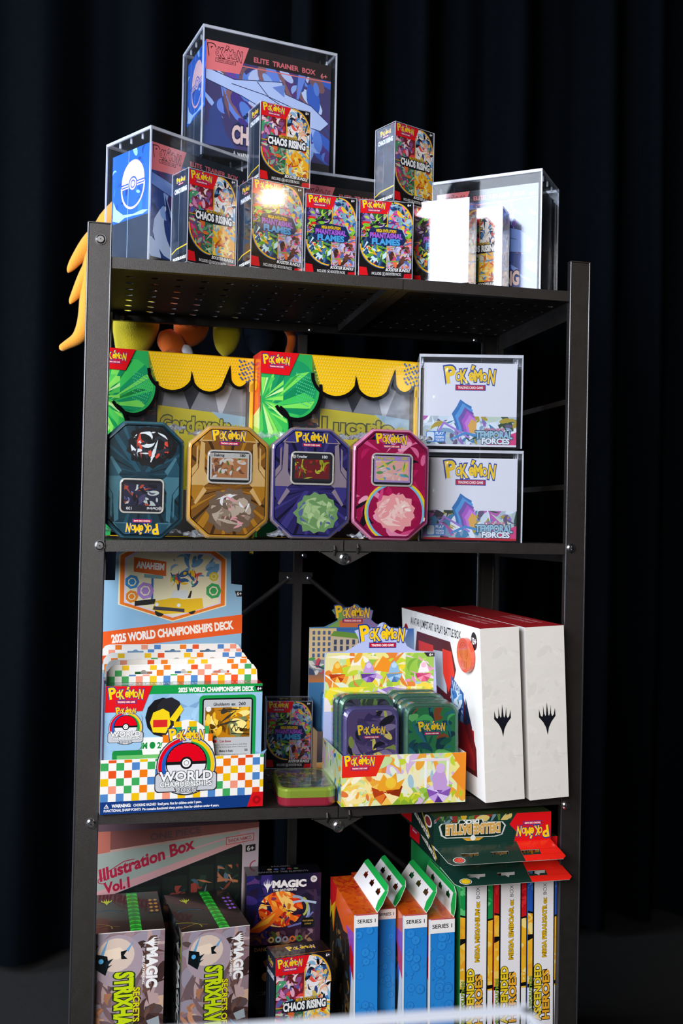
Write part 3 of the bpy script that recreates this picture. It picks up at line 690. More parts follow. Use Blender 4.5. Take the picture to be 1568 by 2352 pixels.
# ------------------------------------------------------------------ second shelf: window boxes
def window_box(label, name_txt, x, y, r, w, d, h, seed):
    root = thing('window_box', label, 'card game box', 'yellow and green window boxes')
    H = 100 * h / w; t = .0012
    mb = MB('gloss')
    mb.box((0, 0, 0), (t, d, h), '#e03020'); mb.box((w - t, 0, 0), (w, d, h), '#f2c020'); mb.box((0, d - t, 0), (w, d, h), '#303038')
    mb.box((0, 0, 0), (w, d, t), '#f2c020'); mb.box((0, 0, h - t), (w, d, h), '#e8b818')
    f = faces(mb, w, d, h); F = f['left']()
    F.rect(0, F.H * .62, 100, F.H, '#e3301c'); F.grad(0, F.H * .0, 100, F.H * .62, '#20a04c', '#7ee06a'); F.poly([(100, F.H * .70), (100, F.H * .58), (0, F.H * .62), (0, F.H * .66)], '#c8f0a0')
    F.text(name_txt, 55, F.H * .12, 45, '#f0c81e', w=F.H * .42, off=.04, rot=90, out=[(.05, '#14301c')])
    F.text('ex', 55, F.H * .86, 30, '#f8c81e', w=60, off=.04, rot=90)
    # front sheet: green lobes at the left, yellow scalloped curtain across the top, window between them
    def arc(cx, cy, rx, ry, a0, a1, n=12): return [(cx + rx * math.cos(R(a0 + (a1 - a0) * i / n)), cy + ry * math.sin(R(a0 + (a1 - a0) * i / n))) for i in range(n + 1)]
    green = [(0, 0), (10, 0)] + [(17, H * .52)] + arc(6, H * .60, 12.5, 13, -20, 62, 8) + arc(22, H * .805, 15, 18, 215, 370, 14) + [(31, H)] + [(0, H)]
    scal = [(31, H), (31.5, H - 11)] + arc(46, H - 10, 15, 15, 188, 330, 12)[1:] + [(59, H - 13.5)] + arc(70, H - 11, 12.5, 13.5, 205, 318, 10)[1:] + [(83.5, H - 8)] + arc(90, H - 11, 7, 9, 190, 330, 8)[1:] + [(97, H - 12), (97, H - 22), (100, H - 22), (100, H)]
    fn = lambda px, py, dd: (px * w / 100, dd, py * h / H)
    mb.slab(green, [], fn, .0009, '#2fae5a'); mb.slab(scal, [], fn, .0009, '#f0c21a')
    mb.slab([(96.5, 0), (100, 0), (100, H - 15), (97.5, H - 18)], [], fn, .0009, '#e8b818')
    F = f['front'](100, H)
    def clipfan(poly_region, cx, cy, n, r_, cols, seed_):
        rn = random.Random(seed_)
        for i in range(n):
            a = R(360 * i / n + rn.uniform(-6, 6)); b = a + R(rn.uniform(5, 16)); L = r_ * rn.uniform(.6, 1)
            q = clip([(cx + 2 * math.cos(a), cy + 2 * math.sin(a)), (cx + L * math.cos(a), cy + L * math.sin(a)), (cx + L * math.cos(b) * .8, cy + L * math.sin(b) * .8)], poly_region)
            if q: F.mb.face([F.p(*p_) for p_ in q], cols[i % len(cols)])
        F.up()
    ell = arc(20, H * .81, 14.5, 17, 0, 350, 20)
    F.poly(ell, '#1f9a62'); clipfan(ell, 4, H * .70, 30, 46, ['#7be35e', '#3fc65c', '#158a58'], seed)
    el2 = arc(5, H * .60, 12, 12.5, -90, 90, 12); F.poly(el2, '#3cc058'); clipfan(el2, 0, H * .7, 22, 30, ['#8dea62', '#1f9a50'], seed + 1)
    F.grad(0, H * .2, 10, H * .55, '#8be85a', '#3cc058'); clipfan(rect2(0, H * .2, 14, H * .86), 1, H * .74, 26, 34, ['#8dea62', '#56cf5c', '#c6f4a0'], seed + 2)
    for i in range(11):
        for j in range(9):
            X, Y_ = 22 + i * 1.15 + (j % 2) * .55, H * .74 + j * 2.1 - i * .4
            if (X - 20) ** 2 / 200 + (Y_ - H * .81) ** 2 / 270 < .9: F.circ(X, Y_, .42, '#4fc98a', n=8)
    for i in range(38):
        for j in range(11):
            X, Y_ = 33 + i * 1.7 + (j % 2) * .85, H - 2 - j * 1.9
            if Y_ > H - 10 or (X - 46) ** 2 + (Y_ - H + 10) ** 2 < 165 or (X - 70) ** 2 + (Y_ - H + 11) ** 2 < 120: F.circ(X, Y_, .36, '#f8dc70', n=8)
    line = scal[1:-4]
    F.stroke(line, 2.0, '#0e0e10'); F.stroke(arc(22, H * .805, 15, 18, 215, 372, 16), 2.0, '#0e0e10'); F.stroke(arc(6, H * .60, 12.5, 13, -35, 62, 8), 2.0, '#0e0e10')
    F.poly([(0, H), (23, H), (17, H - 13.5), (0, H - 13)], '#e2161f'); F.logo(9.5, H - 6.4, 15)
    for i in range(30): F.circ(90 + (i * 7 % 10), H - 2 - (i * 3.7 % 14), .7, '#3a5a9a', n=8)
    mb.build('carton', root)
    tr = MB('gloss'); yi = .022
    tr.box((t, yi, t), (w - t, yi + .004, h - t), '#3a3a40')
    G = Face(tr, (0, yi, 0), (1, 0, 0), (0, 0, 1), w, h, 100, H, 'wrap')
    G.rect(1, 1, 99, H - 1, '#55565c')
    G.poly([(40, H * .62), (97, H * .58), (97, H * .86), (45, H * .88)], '#8c8f96'); G.poly([(52, H * .88), (60, H * .70), (70, H * .88)], '#2e2e36'); G.poly([(74, H * .88), (80, H * .66), (88, H * .84)], '#c8ccd4')
    G.poly([(38, H * .26), (97, H * .26), (97, H * .68), (38, H * .72)], '#e4d21e'); G.poly([(74, H * .50), (97, H * .50), (97, H * .60), (80, H * .62)], '#b0306a' if seed < 75 else '#d8dad8')
    G.poly([(74, H * .70), (97, H * .68), (97, H * .62), (84, H * .63)], '#a8c8d8')
    G.text(name_txt, 64, H * .58, 9.5, '#d6c41c', w=46, off=.03, out=[(.06, '#57561c')]); G.text('ex', 92, H * .585, 8, '#d6c41c', w=6)
    for k, (cx, cy) in enumerate(((28, H * .56), (30, H * .74))):
        G.rect(cx - 9, cy - 14, cx + 9, cy + 8, '#20202a'); G.splash(rect2(cx - 8, cy - 13, cx + 8, cy + 7), ['#c89020', '#30406a', '#8a3a3a', '#e0c8a0', '#d85a78'], 22, seed + k, 6); G.logo(cx, cy - 2, 15)
    tr.build('card_tray', root)
    pl = MB('film'); pl.box((.11 * w, .0015, .05 * h), (.97 * w, .0022, .93 * h)); 
    for a, b in (((.36 * w, .004, .50 * h), (.365 * w, .020, .74 * h)), ((.40 * w, .006, .50 * h), (.95 * w, .0065, .70 * h))): pl.box(a, b)
    pl.build('window_film', root)
    return place(root, x, y, shelf_z(2, x, x + w), r)
window_box('left yellow and green window box, its front edge behind the teal tin', 'Gardevoir', .0152, .135, .1167, .2427, .058, .2848, 71)
window_box('right yellow and green window box with a red spine, behind the purple and pink tins', 'Lucario', .2605, .120, .0798, .2630, .058, .2884, 81)

# ------------------------------------------------------------------ eight-sided tins
def octo(w, h, cx=.048 / .19, cz=.16):
    a, b = w * cx, h * cz
    P = [(a, 0), (w - a, 0), (w, b), (w, h - b), (w - a, h), (a, h), (0, h - b), (0, b)]
    out = []
    for i, p in enumerate(P):   # soften corners
        q, n = P[i - 1], P[(i + 1) % 8]
        for k in (.10, .04): out.append((p[0] + (q[0] - p[0]) * k, p[1] + (q[1] - p[1]) * k))
        for k in (.04, .10): out.append((p[0] + (n[0] - p[0]) * k, p[1] + (n[1] - p[1]) * k))
    return out
def tin(label, x, y, r, w, h, style, flip=False, rx=0.0):
    root = thing('card_tin', label, 'card tin', 'eight-sided tins on the second shelf')
    base, mid, dark, edge, pale, blob = style['c']; d = .055
    O = octo(w, h)
    mb = MB('tin'); prism(mb, O, [(.003, d, edge), (.0012, d - .002, edge), (.0012, .022, edge)], edge); mb.build('base', root)
    mb = MB('tin'); prism(mb, O, [(0, .024, edge), (0, .005, edge), (.0015, .0018, pale), (.0035, .0002, pale), (.0055, 0, edge), (.0068, .0012, dark)], base)
    F = Face(mb, (0, .0012, 0), (1, 0, 0), (0, 0, 1), w, h, 100, None, 'tin', step=6e-6); H = F.H
    reg = [(a / w * 100, b / h * H) for a, b in octo(w, h)]; c0 = (50, H / 2)
    reg = [(50 + (a - 50) * .90, H / 2 + (b - H / 2) * .925) for a, b in reg]
    F.poly(reg, base)
    S = lambda P_: F.poly(clip(P_, reg) if True else P_, mid)
    if style.get('splash'):
        F.splash(reg, style['splash'], 60, style['seed'], 20)
    else:
        for i in range(26):      # fine converging rays
            a = R(i * 360 / 26); q = clip([(50 + 6 * math.cos(a), H * .45 + 6 * math.sin(a)), (50 + 90 * math.cos(a), H * .45 + 90 * math.sin(a)), (50 + 90 * math.cos(a + .07), H * .45 + 90 * math.sin(a + .07))], reg)
            if q: F.poly(q, mid if i % 2 else dark)
        for sgn in (-1, 1):
            X = lambda v: 50 + sgn * v
            fix = lambda P_: P_ if sgn > 0 else P_[::-1]
            F.poly(clip(fix([(X(14), H * .62), (X(34), H * .80), (X(34), H * .55), (X(22), H * .42), (X(44), H * .22), (X(8), H * .40)][::1])[::-1][::-1], reg) if False else [(X(22), H * .50), (X(29), H * .60), (X(29), H * .84), (X(34), H * .86), (X(36), H * .62), (X(46), H * .52), (X(46), H * .46), (X(30), H * .46)], pale)
            F.poly([(X(30), H * .47), (X(46), H * .47), (X(46), H * .40), (X(38), H * .30), (X(26), H * .42)], mid)
            F.poly([(X(26), H * .425), (X(39), H * .30), (X(41), H * .315), (X(30), H * .455)], pale)
            F.poly([(X(37), H * .62), (X(46), H * .53), (X(46), H * .60), (X(39), H * .66), (X(39), H * .80), (X(37), H * .82)], pale)
            F.poly([(X(2), H * .43), (X(8), H * .43), (X(40), H * .10), (X(36), H * .07)], mid)
            F.poly([(X(18), H * .86), (X(36), H * .86), (X(26), H * .97), (X(14), H * .97)], pale); F.poly([(X(20), H * .87), (X(33), H * .87), (X(25), H * .955), (X(16), H * .955)], mid)
    # abstract burst low on the lid where the picture stands
    bx, by, bs, bc = blob
    rn = random.Random(style['seed'])
    n = 26; P_ = []
    for i in range(n):
        a = 2 * math.pi * i / n; rr = bs * (1.12 + (.20 if i % 2 else -.06) * rn.uniform(.3, 1)); P_.append((min(max(bx + rr * math.cos(a), 7), 93), max(by + rr * .92 * math.sin(a), 7)))
    F.poly(P_, bc[0]); F.splash(ell2(bx, by, bs * 1.0, bs * .85, 18), bc + bc[1:3], 46, style['seed'] + 40, bs * .5)
    for e in style.get('extra', []): F.stroke([(bx + e[0] * math.cos(t), by + e[1] * math.sin(t) * .8) for t in [e[2] + (e[3] - e[2]) * i / 14 for i in range(15)]], e[4], e[5], region=reg)
    F.logo(50, H * .885, 37)
    mb.build('lid', root)
    # clear window with the card behind it
    cw = MB('tin'); x0, x1, z0, z1 = 26.5, 75.5, H * .505, H * .765
    G = Face(cw, (0, .0012, 0), (1, 0, 0), (0, 0, 1), w, h, 100, H, 'tin'); G.l = .0018
    G.rrect(x0 - 2.5, z0 - 2.5, x1 + 2.5, z1 + 2.5, 6, '#c8c4bc'); G.rrect(x0 - .5, z0 - .5, x1 + .5, z1 + .5, 4.5, '#1a1a1c')
    G.rect(x0 + 1, z0 + 2.5, x1 - 1, z1 - 1, style['card'][0]); G.splash(rect2(x0 + 3, z0 + 5, x1 - 3, z1 - 7), style['card'][2:], 34, style['seed'] + 5, 8, base=style['card'][2])
    G.text(style['name'], x0 + 5, z1 - 5.2, 3.2, style['card'][1], off=.03, align='L', w=style.get('nw', 13)); G.text(style['hp'], x1 - 9, z1 - 5.2, 3.4, style['card'][1], off=.03)
    G.circ(x0 + 2, z1 - 4, 2.4, '#b8b0a8')
    cd = cw.build('card', root)
    wn = MB('clear'); o2 = [(a / 100 * w, b / H * h) for a, b in rrect2(x0 - 1.5, z0 - 1.5, x1 + 1.5, z1 + 1.5, 5)]
    prism(wn, o2, [(0, -.0008, None), (.0004, -.0028, None), (.0016, -.0036, None)], '#ffffff', 'clear'); wn.build('card_window', cd)
    # shrink film ends: crumpled tufts at the shoulders
    rn = random.Random(style['seed'] + 2)
    for (tx, tz) in ((.02, h * .93), (w - .012, h * .93), (.016, h * .035)):
        cr = MB('crinkle'); G_ = 6; P_ = {}
        for i in range(G_ + 1):
            for j in range(G_ + 1):
                P_[i, j] = (tx + (i / G_ - .5) * .036 + rn.uniform(-.002, .002), .016 + (j / G_ - .5) * .024 + rn.uniform(-.004, .004), tz + rn.uniform(-.006, .008) * (1 - abs(i - 3) / 5))
        V_ = [P_[i, j] for i in range(G_ + 1) for j in range(G_ + 1)]
        cr.mesh(V_, [(i * 7 + j, i * 7 + j + 1, (i + 1) * 7 + j + 1, (i + 1) * 7 + j) for i in range(G_) for j in range(G_)])
        cr.build('film_tuft', root)
    z = shelf_z(2, x, x + w)
    if flip:
        for ch in list(root.children):
            ch.rotation_euler = (0, math.pi, 0); ch.location = (w, 0, h)
    return place(root, x, y, z, r, rx=rx)
tin('dark teal eight-sided tin standing upside down at the left', .0265, .012, -.02, .1130, .1655, dict(c=('#123240', '#1d4a5c', '#0b1a22', '#0f2c3a', '#3f6f80', (42, 96 * .32, 24, ['#17181c', '#2b2f38', '#d8e2ea', '#d2493a'])), name='Darkrai', hp='130', card=('#24242c', '#e8e8e8', '#2a2840', '#4a4468', '#16141c', '#b84a30', '#7a82a8', '#c8d0c8'), seed=3, extra=[(30, 26, 2.4, 5.6, 5, '#101216')]), flip=True)
tin('gold and brown eight-sided tin between the teal and purple tins', .1440, .014, -.02, .1180, .1620, dict(c=('#7a4f1c', '#a8741f', '#3a2410', '#c08a28', '#c9a56a', (54, 34, 25, ['#6c5a4c', '#8e7c6c', '#b4a696', '#dfe3ea', '#d896a0'])), name='Slaking', hp='180', card=('#c9c6be', '#222222', '#b87a4a', '#8a5a34', '#e0b088', '#d8d4cc', '#5a7a2c', '#7a4a30'), seed=5))
tin('purple eight-sided tin, third in the row of tins', .2640, .014, -.02, .1185, .1625, dict(c=('#2b2660', '#3d3880', '#14122c', '#3b3f86', '#8d7f8e', (58, 32, 23, ['#6f9a62', '#93b87c', '#a9c890', '#5a6a98', '#b6d49a'])), name='Tyranitar', hp='180', card=('#2a2a2e', '#f0f0f0', '#7a1e20', '#b03028', '#a8a820', '#c8c838', '#3c4020', '#3a4a80'), seed=7))
tin('pink and magenta eight-sided tin beside the white boxes', .3850, .014, -.03, .1170, .1650, dict(c=('#a0164a', '#c42a64', '#5c0e30', '#7a1a48', '#e08ab0', (56, 36, 22, ['#f2a2a8', '#f8bfc0', '#fbd4d0', '#fff0ea'])), name='Mega Clefable', nw=22, hp='320', card=('#b89ad8', '#d8d020', '#f6b8b0', '#f8d0c8', '#ffe8e0', '#68b0d0', '#e8d850', '#60a860'), seed=9,
    splash=['#c02060', '#e06a9c', '#f2a6c4', '#8a1240', '#b01850', '#e88ab4', '#d84a88', '#1c1420'], extra=[(38, 46, 2.0, 4.4, 3.4, '#f0d22a'), (36, 44, 1.9, 4.3, 2.4, '#7ac0e8'), (40, 50, -1.0, 1.2, 3.4, '#f0d22a'), (37, 48, -1.1, 1.2, 2.6, '#7ac0e8')]))

# ------------------------------------------------------------------ white sealed boxes in acrylic
def forces_box(label, x, y, z, r, w, d, h, seed):
    mb = MB('wrap'); mb.box((0, 0, 0), (w, d, h), '#e6e6ea', cols={'B': '#b01020', 'l': '#c8c8d0', 'r': '#2a1a1e'})
    F = faces(mb, w, d, h)['front'](); H = F.H
    F.rect(0, 0, 100, H, '#eceaec')
    F.splash(rect2(0, 2, 100, H * .36), ['#2e4a2a', '#c8d8c0', '#6a5a78', '#e8f0f4', '#9a70b8', '#4a88b0', '#d8e4ea', '#3a3440', '#b8a030', '#c060b0', '#f4f8fa', '#86a8c0'], 110, seed, 13, base='#b8c4c8')
    for i, c in enumerate(['#3a78b8', '#5aa0d8', '#7a58a8', '#b060c0', '#d080d8', '#e8b050']):
        F.poly([(42 + i * 2.2 + (9 - i) * (1 + .3 * (k % 2)) * math.cos(k * .6), H * .36 + i * -2.2 + (15 - i * 1.6) * (1 + .25 * (k % 2)) * math.sin(k * .6)) for k in range(11)], c)
    F.stroke([(14, H * .12), (22, H * .28), (38, H * .18), (50, H * .10)], 2.2, '#a880d0'); F.stroke([(30, H * .08), (45, H * .16), (62, H * .12)], 2.6, '#4a90c8')
    F.poly([(100, 2), (68, 2), (84, 10), (100, 16)], '#e0407a')
    F.rrect(3, 4, 24, 16, 3, '#4a86c8'); F.rrect(4, 5, 12, 15, 2, '#dce6f0'); F.text('PLAY', 18, 12, 3, '#ffffff', w=9); F.text('POKEMON', 18, 8.4, 2, '#ffffff', w=9); F.text('TCG LIVE!', 18, 5.6, 2, '#ffffff', w=9)
    F.logo(50, H * .79, 50)
    F.text('SCARLET & VIOLET', 76, H * .185, 3, '#c02a6a', w=22, off=.04, out=[(.04, '#f0e8f0')], shear=.15)
    F.text('TEMPORAL', 76, H * .10, 7.4, '#9cc4d4', w=40, off=.05, out=[(.07, '#17384a')]); F.text('FORCES', 78, H * .035, 5.6, '#eef2f4', w=30, off=.05, out=[(.06, '#17384a')])
    if seed % 2: F.rect(0, 0, 100, 2.2, '#c01020')
    o = mb.build('sealed_box'); fl = MB('film'); fl.box((.0005, -.0016, .0005), (w - .0005, -.0012, h - .0005)); fl.build('shrink_film', o)
    return tag(place(o, x, y, z, r), label, 'card game box', 'white sealed boxes in acrylic')
zl = shelf_z(2, .49, .65)
for k, (xx, zz, hh) in enumerate(((.4985, zl, .1400), (.4955, zl + .1436, .1425))):
    w_, d_ = .1585, .088; r_ = -.25; m = .008
    acrylic_case('clear case around the %s white box on the second shelf' % ('lower' if k == 0 else 'upper'), xx, .052, zz, r_, w_, d_, hh - .003, group='clear cases stacked on the second shelf')
    ca, sa = math.cos(r_), math.sin(r_)
    forces_box('%s white sealed box, %s' % (('lower', 'standing on the shelf beside the pink tin') if k == 0 else ('upper', 'stacked above the other one')), xx + m * ca - m * sa, .052 + m * sa + m * ca, zz + .0028, r_, w_ - 2 * m, d_ - 2 * m, hh - .0145, 91 + k)
# ------------------------------------------------------------------ third shelf
CH = ['#f4f4f2', '#3fa95c', '#4f86c8', '#f2c20e', '#e8541e', '#f07c10', '#f49a80']
def checker(F, x0, y0, x1, y1, sz, seed, region=None, marks=False):
    F.rect(x0, y0, x1, y1, '#f6f5f2') if not region else F.poly(region, '#f6f5f2')
    rn = random.Random(seed); nx = int((x1 - x0) / sz) + 1; ny = int((y1 - y0) / sz) + 1
    for i in range(nx):
        for j in range(ny):
            if (i + j) % 2: continue
            q = rect2(x0 + i * sz, y0 + j * sz, min(x1, x0 + (i + 1) * sz), min(y1, y0 + (j + 1) * sz))
            if region: q = clip(q, region)
            if q: F.mb.face([F.p(*p_) for p_ in q], rn.choice(CH[1:]), F.mat)
    F.up()
def wc_emblem(F, cx, cy, s, logo=True):
    F.circ(cx, cy, 23 * s, '#30343c'); F.circ(cx, cy, 22.2 * s, '#c9ccd4'); F.rrect(cx - 24 * s, cy - 20 * s, cx + 24 * s, cy - 5 * s, 3 * s, '#30343c'); F.rrect(cx - 23.3 * s, cy - 19.3 * s, cx + 23.3 * s, cy - 5.7 * s, 3 * s, '#c9ccd4')
    for c, a0, a1, rr in (('#e3001b', 100, 200, 20), ('#1f5cc0', 100, 200, 17.4), ('#f2c810', -20, 80, 20), ('#1fa04a', -20, 80, 17.4)):
        F.stroke([(cx + rr * s * math.cos(R(a0 + (a1 - a0) * i / 12)), cy + rr * s * math.sin(R(a0 + (a1 - a0) * i / 12))) for i in range(13)], 3.0 * s, c)
    F.ball(cx, cy + 2 * s, 15 * s)
    F.circ(cx, cy - 15 * s, 9.5 * s, '#30343c', ry=7.5 * s); F.circ(cx, cy - 15 * s, 9 * s, '#dfe2e6', ry=7 * s)
    F.text('WORLD', cx, cy - 11.5 * s, 7 * s, '#f4f6f8', w=41 * s, off=.03, out=[(.045, '#22252c')])
    F.text('CHAMPIONSHIPS', cx, cy - 15.8 * s, 3.6 * s, '#f4f6f8', w=40 * s, off=.03, out=[(.05, '#22252c')])
    F.text('2025', cx, cy - 20.4 * s, 3.6 * s, '#c9ccd4', w=16 * s, off=.03, out=[(.05, '#22252c')])
    if logo: F.logo(cx, cy + 21 * s, 25 * s, bar=False)
def card_art(F, x0, y0, x1, y1, name, hp, pal, seed, silver='#bfc2c6'):
    F.rrect(x0, y0, x1, y1, 1, silver); H = y1 - y0; Wd = x1 - x0
    F.splash(rect2(x0 + 1, y0 + H * .47, x1 - 1, y1 - H * .11), pal, 60, seed, Wd * .28, base=pal[0])
    F.text(name, x0 + Wd * .20, y1 - H * .085, H * .042, '#22242a', off=.02, align='L', w=Wd * .34); F.text('ex', x0 + Wd * .62, y1 - H * .085, H * .04, '#50606a', off=.05); F.text(hp, x1 - Wd * .2, y1 - H * .085, H * .045, '#22242a', off=.02)
    F.circ(x0 + Wd * .1, y1 - H * .13, Wd * .055, '#e8e8e8'); F.rrect(x0 + Wd * .06, y0 + H * .40, x0 + Wd * .28, y0 + H * .435, .3, '#d01828'); F.text('Coin Bonus', x0 + Wd * .46, y0 + H * .402, H * .03, '#a02030', off=.02, w=Wd * .24)
    for i in range(2): F.text(['once during your turn, you may draw a card. If this', 'pokemon is in the Active Spot, draw 1 more card.'][i], x0 + Wd * .5, y0 + H * (.36 - .033 * i), H * .018, '#4a4a4e', off=0, w=Wd * .84)
    F.text('Make It Rain', x0 + Wd * .48, y0 + H * .265, H * .03, '#22242a', off=.02, w=Wd * .28); F.text('50', x1 - Wd * .1, y0 + H * .27, H * .03, '#22242a', off=.02)
    for i in range(2): F.text(['Discard any number of Basic Energy cards from your hand.', 'This attack does 50 damage for each card you discarded.'][i], x0 + Wd * .5, y0 + H * (.22 - .033 * i), H * .018, '#4a4a4e', off=0, w=Wd * .84)
    F.rect(x0 + Wd * .3, y0 + H * .03, x1 - Wd * .04, y0 + H * .06, '#18181c')

Z3 = shelf_z(3, .03, .26)
def euro(cx, cy, s=1.0): return [(cx - 5.6 * s, cy - 1 * s), (cx + 5.6 * s, cy - 1 * s), (cx + 5.6 * s, cy + .6 * s), (cx + 2 * s, cy + .6 * s), (cx + .8 * s, cy + 1.6 * s), (cx - .8 * s, cy + 1.6 * s), (cx - 2 * s, cy + .6 * s), (cx - 5.6 * s, cy + .6 * s)]
def world_display():
    w, d, h = .2270, .165, .0742; root = thing('display_tray', 'checkered display tray with a round ball emblem and a tall sky-blue header card', 'cardboard display', 'counter display trays')
    fn = lambda x, y, t: (x * w / 100, t, y * w / 100); K = 100 / w; Ht = h * K
    mb = MB('card')
    def bump(y0):
        out = [(0, 0), (100, 0), (100, y0), (70, y0)]
        for i in range(15):
            a = math.pi * i / 14; out.append((52 + (17 - 3 * math.sin(a)) * math.cos(a), y0 + 23 * math.sin(a) ** .75))
        return out + [(34, y0), (0, y0)]
    mb.slab(bump(Ht), [], fn, .0012, '#f2f0ec')
    F = Face(mb, (0, 0, 0), (1, 0, 0), (0, 0, 1), w, w, 100, 100, 'gloss')
    checker(F, 0, 7.5, 100, Ht - .2, 4.65, 4)
    for j in range(5):
        yy = Ht + j * 4.65; ww = 17 * math.sqrt(max(0, 1 - ((j + .3) * 4.65 / 23) ** 2.2))
        for i in range(8):
            x0 = 52 - ww + i * 4.65
            if x0 > 52 + ww - 1 or (i + j) % 2: continue
            F.rect(x0, yy, min(x0 + 4.65, 52 + ww), min(yy + 4.65, Ht + 22), CH[1 + (i * 3 + j * 5) % 6])
    F.rect(0, 0, 100, 7.5, '#123a80'); F.poly([(90, 0), (100, 0), (100, 9), (93, 9)], '#d8121c'); F.circ(96, 4.2, 2.6, '#a80c16'); F.circ(96, 4.2, 1.1, '#d8121c')
    F.poly([(2.4, 3.6), (5.4, 3.6), (3.9, 6.2)], '#ffffff'); F.poly([(3.0, 3.9), (4.8, 3.9), (3.9, 5.6)], '#123a80'); F.rect(3.75, 4.2, 4.05, 5.0, '#ffffff')
    F.text('WARNING:', 7, 3.9, 1.9, '#ffffff', w=11.5, off=.04, align='L'); F.text('CHOKING HAZARD', 20, 4.0, 1.5, '#ffffff', w=13.6, off=.025, align='L'); F.text('Small parts. Not for children under 3 years.', 34.5, 4.0, 1.5, '#ffffff', w=27, off=.025, align='L')
    F.text('FUNCTIONAL SHARP POINTS', 2.4, 1.4, 1.5, '#ffffff', w=22, off=.025, align='L'); F.text('Pin contains functional sharp points. Not for children under 4 years.', 25.4, 1.4, 1.4, '#ffffff', w=47, off=.025, align='L')
    wc_emblem(F, 51.5, 27.5, .80)
    fr = mb.build('front_panel', root)
    sd = MB('card')
    for xx in (0, w - .0012):
        sd.box((xx, .0012, 0), (xx + .0012, d, h * .72), '#e8d8b0'); sd.mesh([(xx, .0012, h * .72), (xx, .0012, h), (xx, .05, h * .72), (xx + .0012, .0012, h * .72), (xx + .0012, .0012, h), (xx + .0012, .05, h * .72)], [(0, 1, 2), (3, 4, 5), (1, 4, 5, 2)], '#e8d8b0')
    sd.box((.0012, .0012, 0), (w - .0012, d, .001), '#d8d0c0'); sd.build('tray_sides', root)
    # header
    hd = MB('card'); y0 = d + .001
    fn2 = lambda x, y, t: (x * w / 100, y0 + t + y * w / 100 * .04, y * w / 100)
    out = [(0, 0), (100, 0), (99.5, 134), (91.5, 135), (91, 160), (82, 163), (66, 164), (22, 163), (9.5, 157), (9, 137), (0, 137)]
    out = [(2 + x * .965, y * 1.0) for x, y in out]
    hd.slab(out, [], fn2, .0012, '#8fbcdc')
    n = Vector((0, .04, 1)).normalized()
    F = Face(hd, (0, y0, 0), (1, 0, 0), tuple(n), w, w, 100, 100, 'card')
    F.poly([(2, 90), (98.5, 100.5), (98.5, 113.5), (2, 102)], '#ee5a12')
    F.text('2025 WORLD CHAMPIONSHIPS DECK', 51, 99.2, 5.2, '#fdf6ee', w=84, off=.05, rot=6.3)
    hx = [(14, 154), (14, 121), (50, 109.5), (86, 120), (86, 152), (78, 158), (24, 160)]
    sc = lambda k: [(50 + (x - 50) * k, 134 + (y - 134) * k) for x, y in hx]
    F.poly(sc(1.03), '#f8e8c0'); F.poly(sc(1.0), '#f07a1e'); F.poly(sc(.92), '#e6dcf4'); F.poly(sc(.88), '#f2ecc8')
    F.splash(clip(rect2(48, 140, 84, 158), sc(.88)[::1]) or rect2(60, 144, 80, 156), ['#6ea2cc', '#8ab8dc', '#5a94c4'], 18, 5, 7)
    F.poly([(23, 143), (45, 140), (45, 150), (23, 153)], '#e06410'); F.text('ANAHEIM', 34, 145, 4.2, '#ffffff', w=19, off=.05, rot=-5)
    F.rect(35, 122, 36.5, 141, '#2f6fb0'); F.poly([(30, 139), (43, 138), (43, 140.5), (30, 141.5)], '#7aa8b0')
    for x, y, r_, c in ((22, 136, 5, '#3a8cc8'), (31, 130, 6, '#b08ad8'), (22, 126, 4.4, '#f08a20'), (78, 130, 5.6, '#3aa860'), (78, 140, 3.4, '#e0c82a')): F.circ(x, y, r_, c, n=7); F.circ(x, y, r_ * .6, '#f2ecc8', n=7); F.circ(x, y, r_ * .45, c, n=6)
    # plain convertible
    F.poly([(24, 119.5), (38, 121), (38, 124.5), (24, 123)], '#1c1c20')
    F.circ(41, 115.5, 3.2, '#1c1c20'); F.circ(63, 116.5, 2.6, '#1c1c20'); F.poly([(36, 117), (38, 123), (52, 125.5), (56, 124), (70, 125), (71, 118), (60, 115), (44, 114)], '#f0c41a'); F.poly([(36.5, 117), (58, 115.2), (58, 117.6), (37, 119.4)], '#3a3c4a'); F.circ(39, 120.5, 1.3, '#e8f2fa'); F.circ(54, 120, 1.3, '#e8f2fa'); F.poly([(48, 125), (50, 130), (60, 130.5), (60, 125)], '#dfe8ee'); F.poly([(60, 125), (62, 130), (63, 130), (62, 125)], '#1c1c20')
    F.splash(rect2(48, 130, 70, 144), ['#2a5a94', '#f0c41a', '#e04828', '#f4f0e0', '#1c3a6a', '#f28a9c', '#3aa860'], 34, 12, 5)
    F.poly([(93, 130), (98, 130), (98, 126), (94.5, 126)], '#1c1c20'); F.text('6+', 96.2, 127, 2.2, '#ffffff')
    hd.build('header_card', root)
    # decks
    place(root, .0345, -.0085, Z3, .0566)
    dx, dy = math.cos(.05), math.sin(.05)
    def deck(label, oy, hz, front, x_=.0385):
        rt = thing('deck_box', label, 'card game box', 'decks inside the checkered tray')
        dw, dd = .2205, .034; mb = MB('gloss'); H_ = hz
        mb.box((0, 0, 0), (dw, dd, H_), '#a8cbe4', cols={'l': '#c02030' if not front else '#8fbce0', 'T': '#2c6a58', 'r': '#8fbce0'})
        fc = faces(mb, dw, dd, H_)
        T = fc['top'](); T.rect(0, 0, 100, T.H, '#2c6450'); T.poly([(70, 0), (100, 0), (100, T.H), (66, T.H)], '#b01828'); T.text('ANAHEIM \u25cf 2025', 38, 4, 6, '#cfd8e0', w=42, off=.03, out=[(.05, '#1c3a50')])
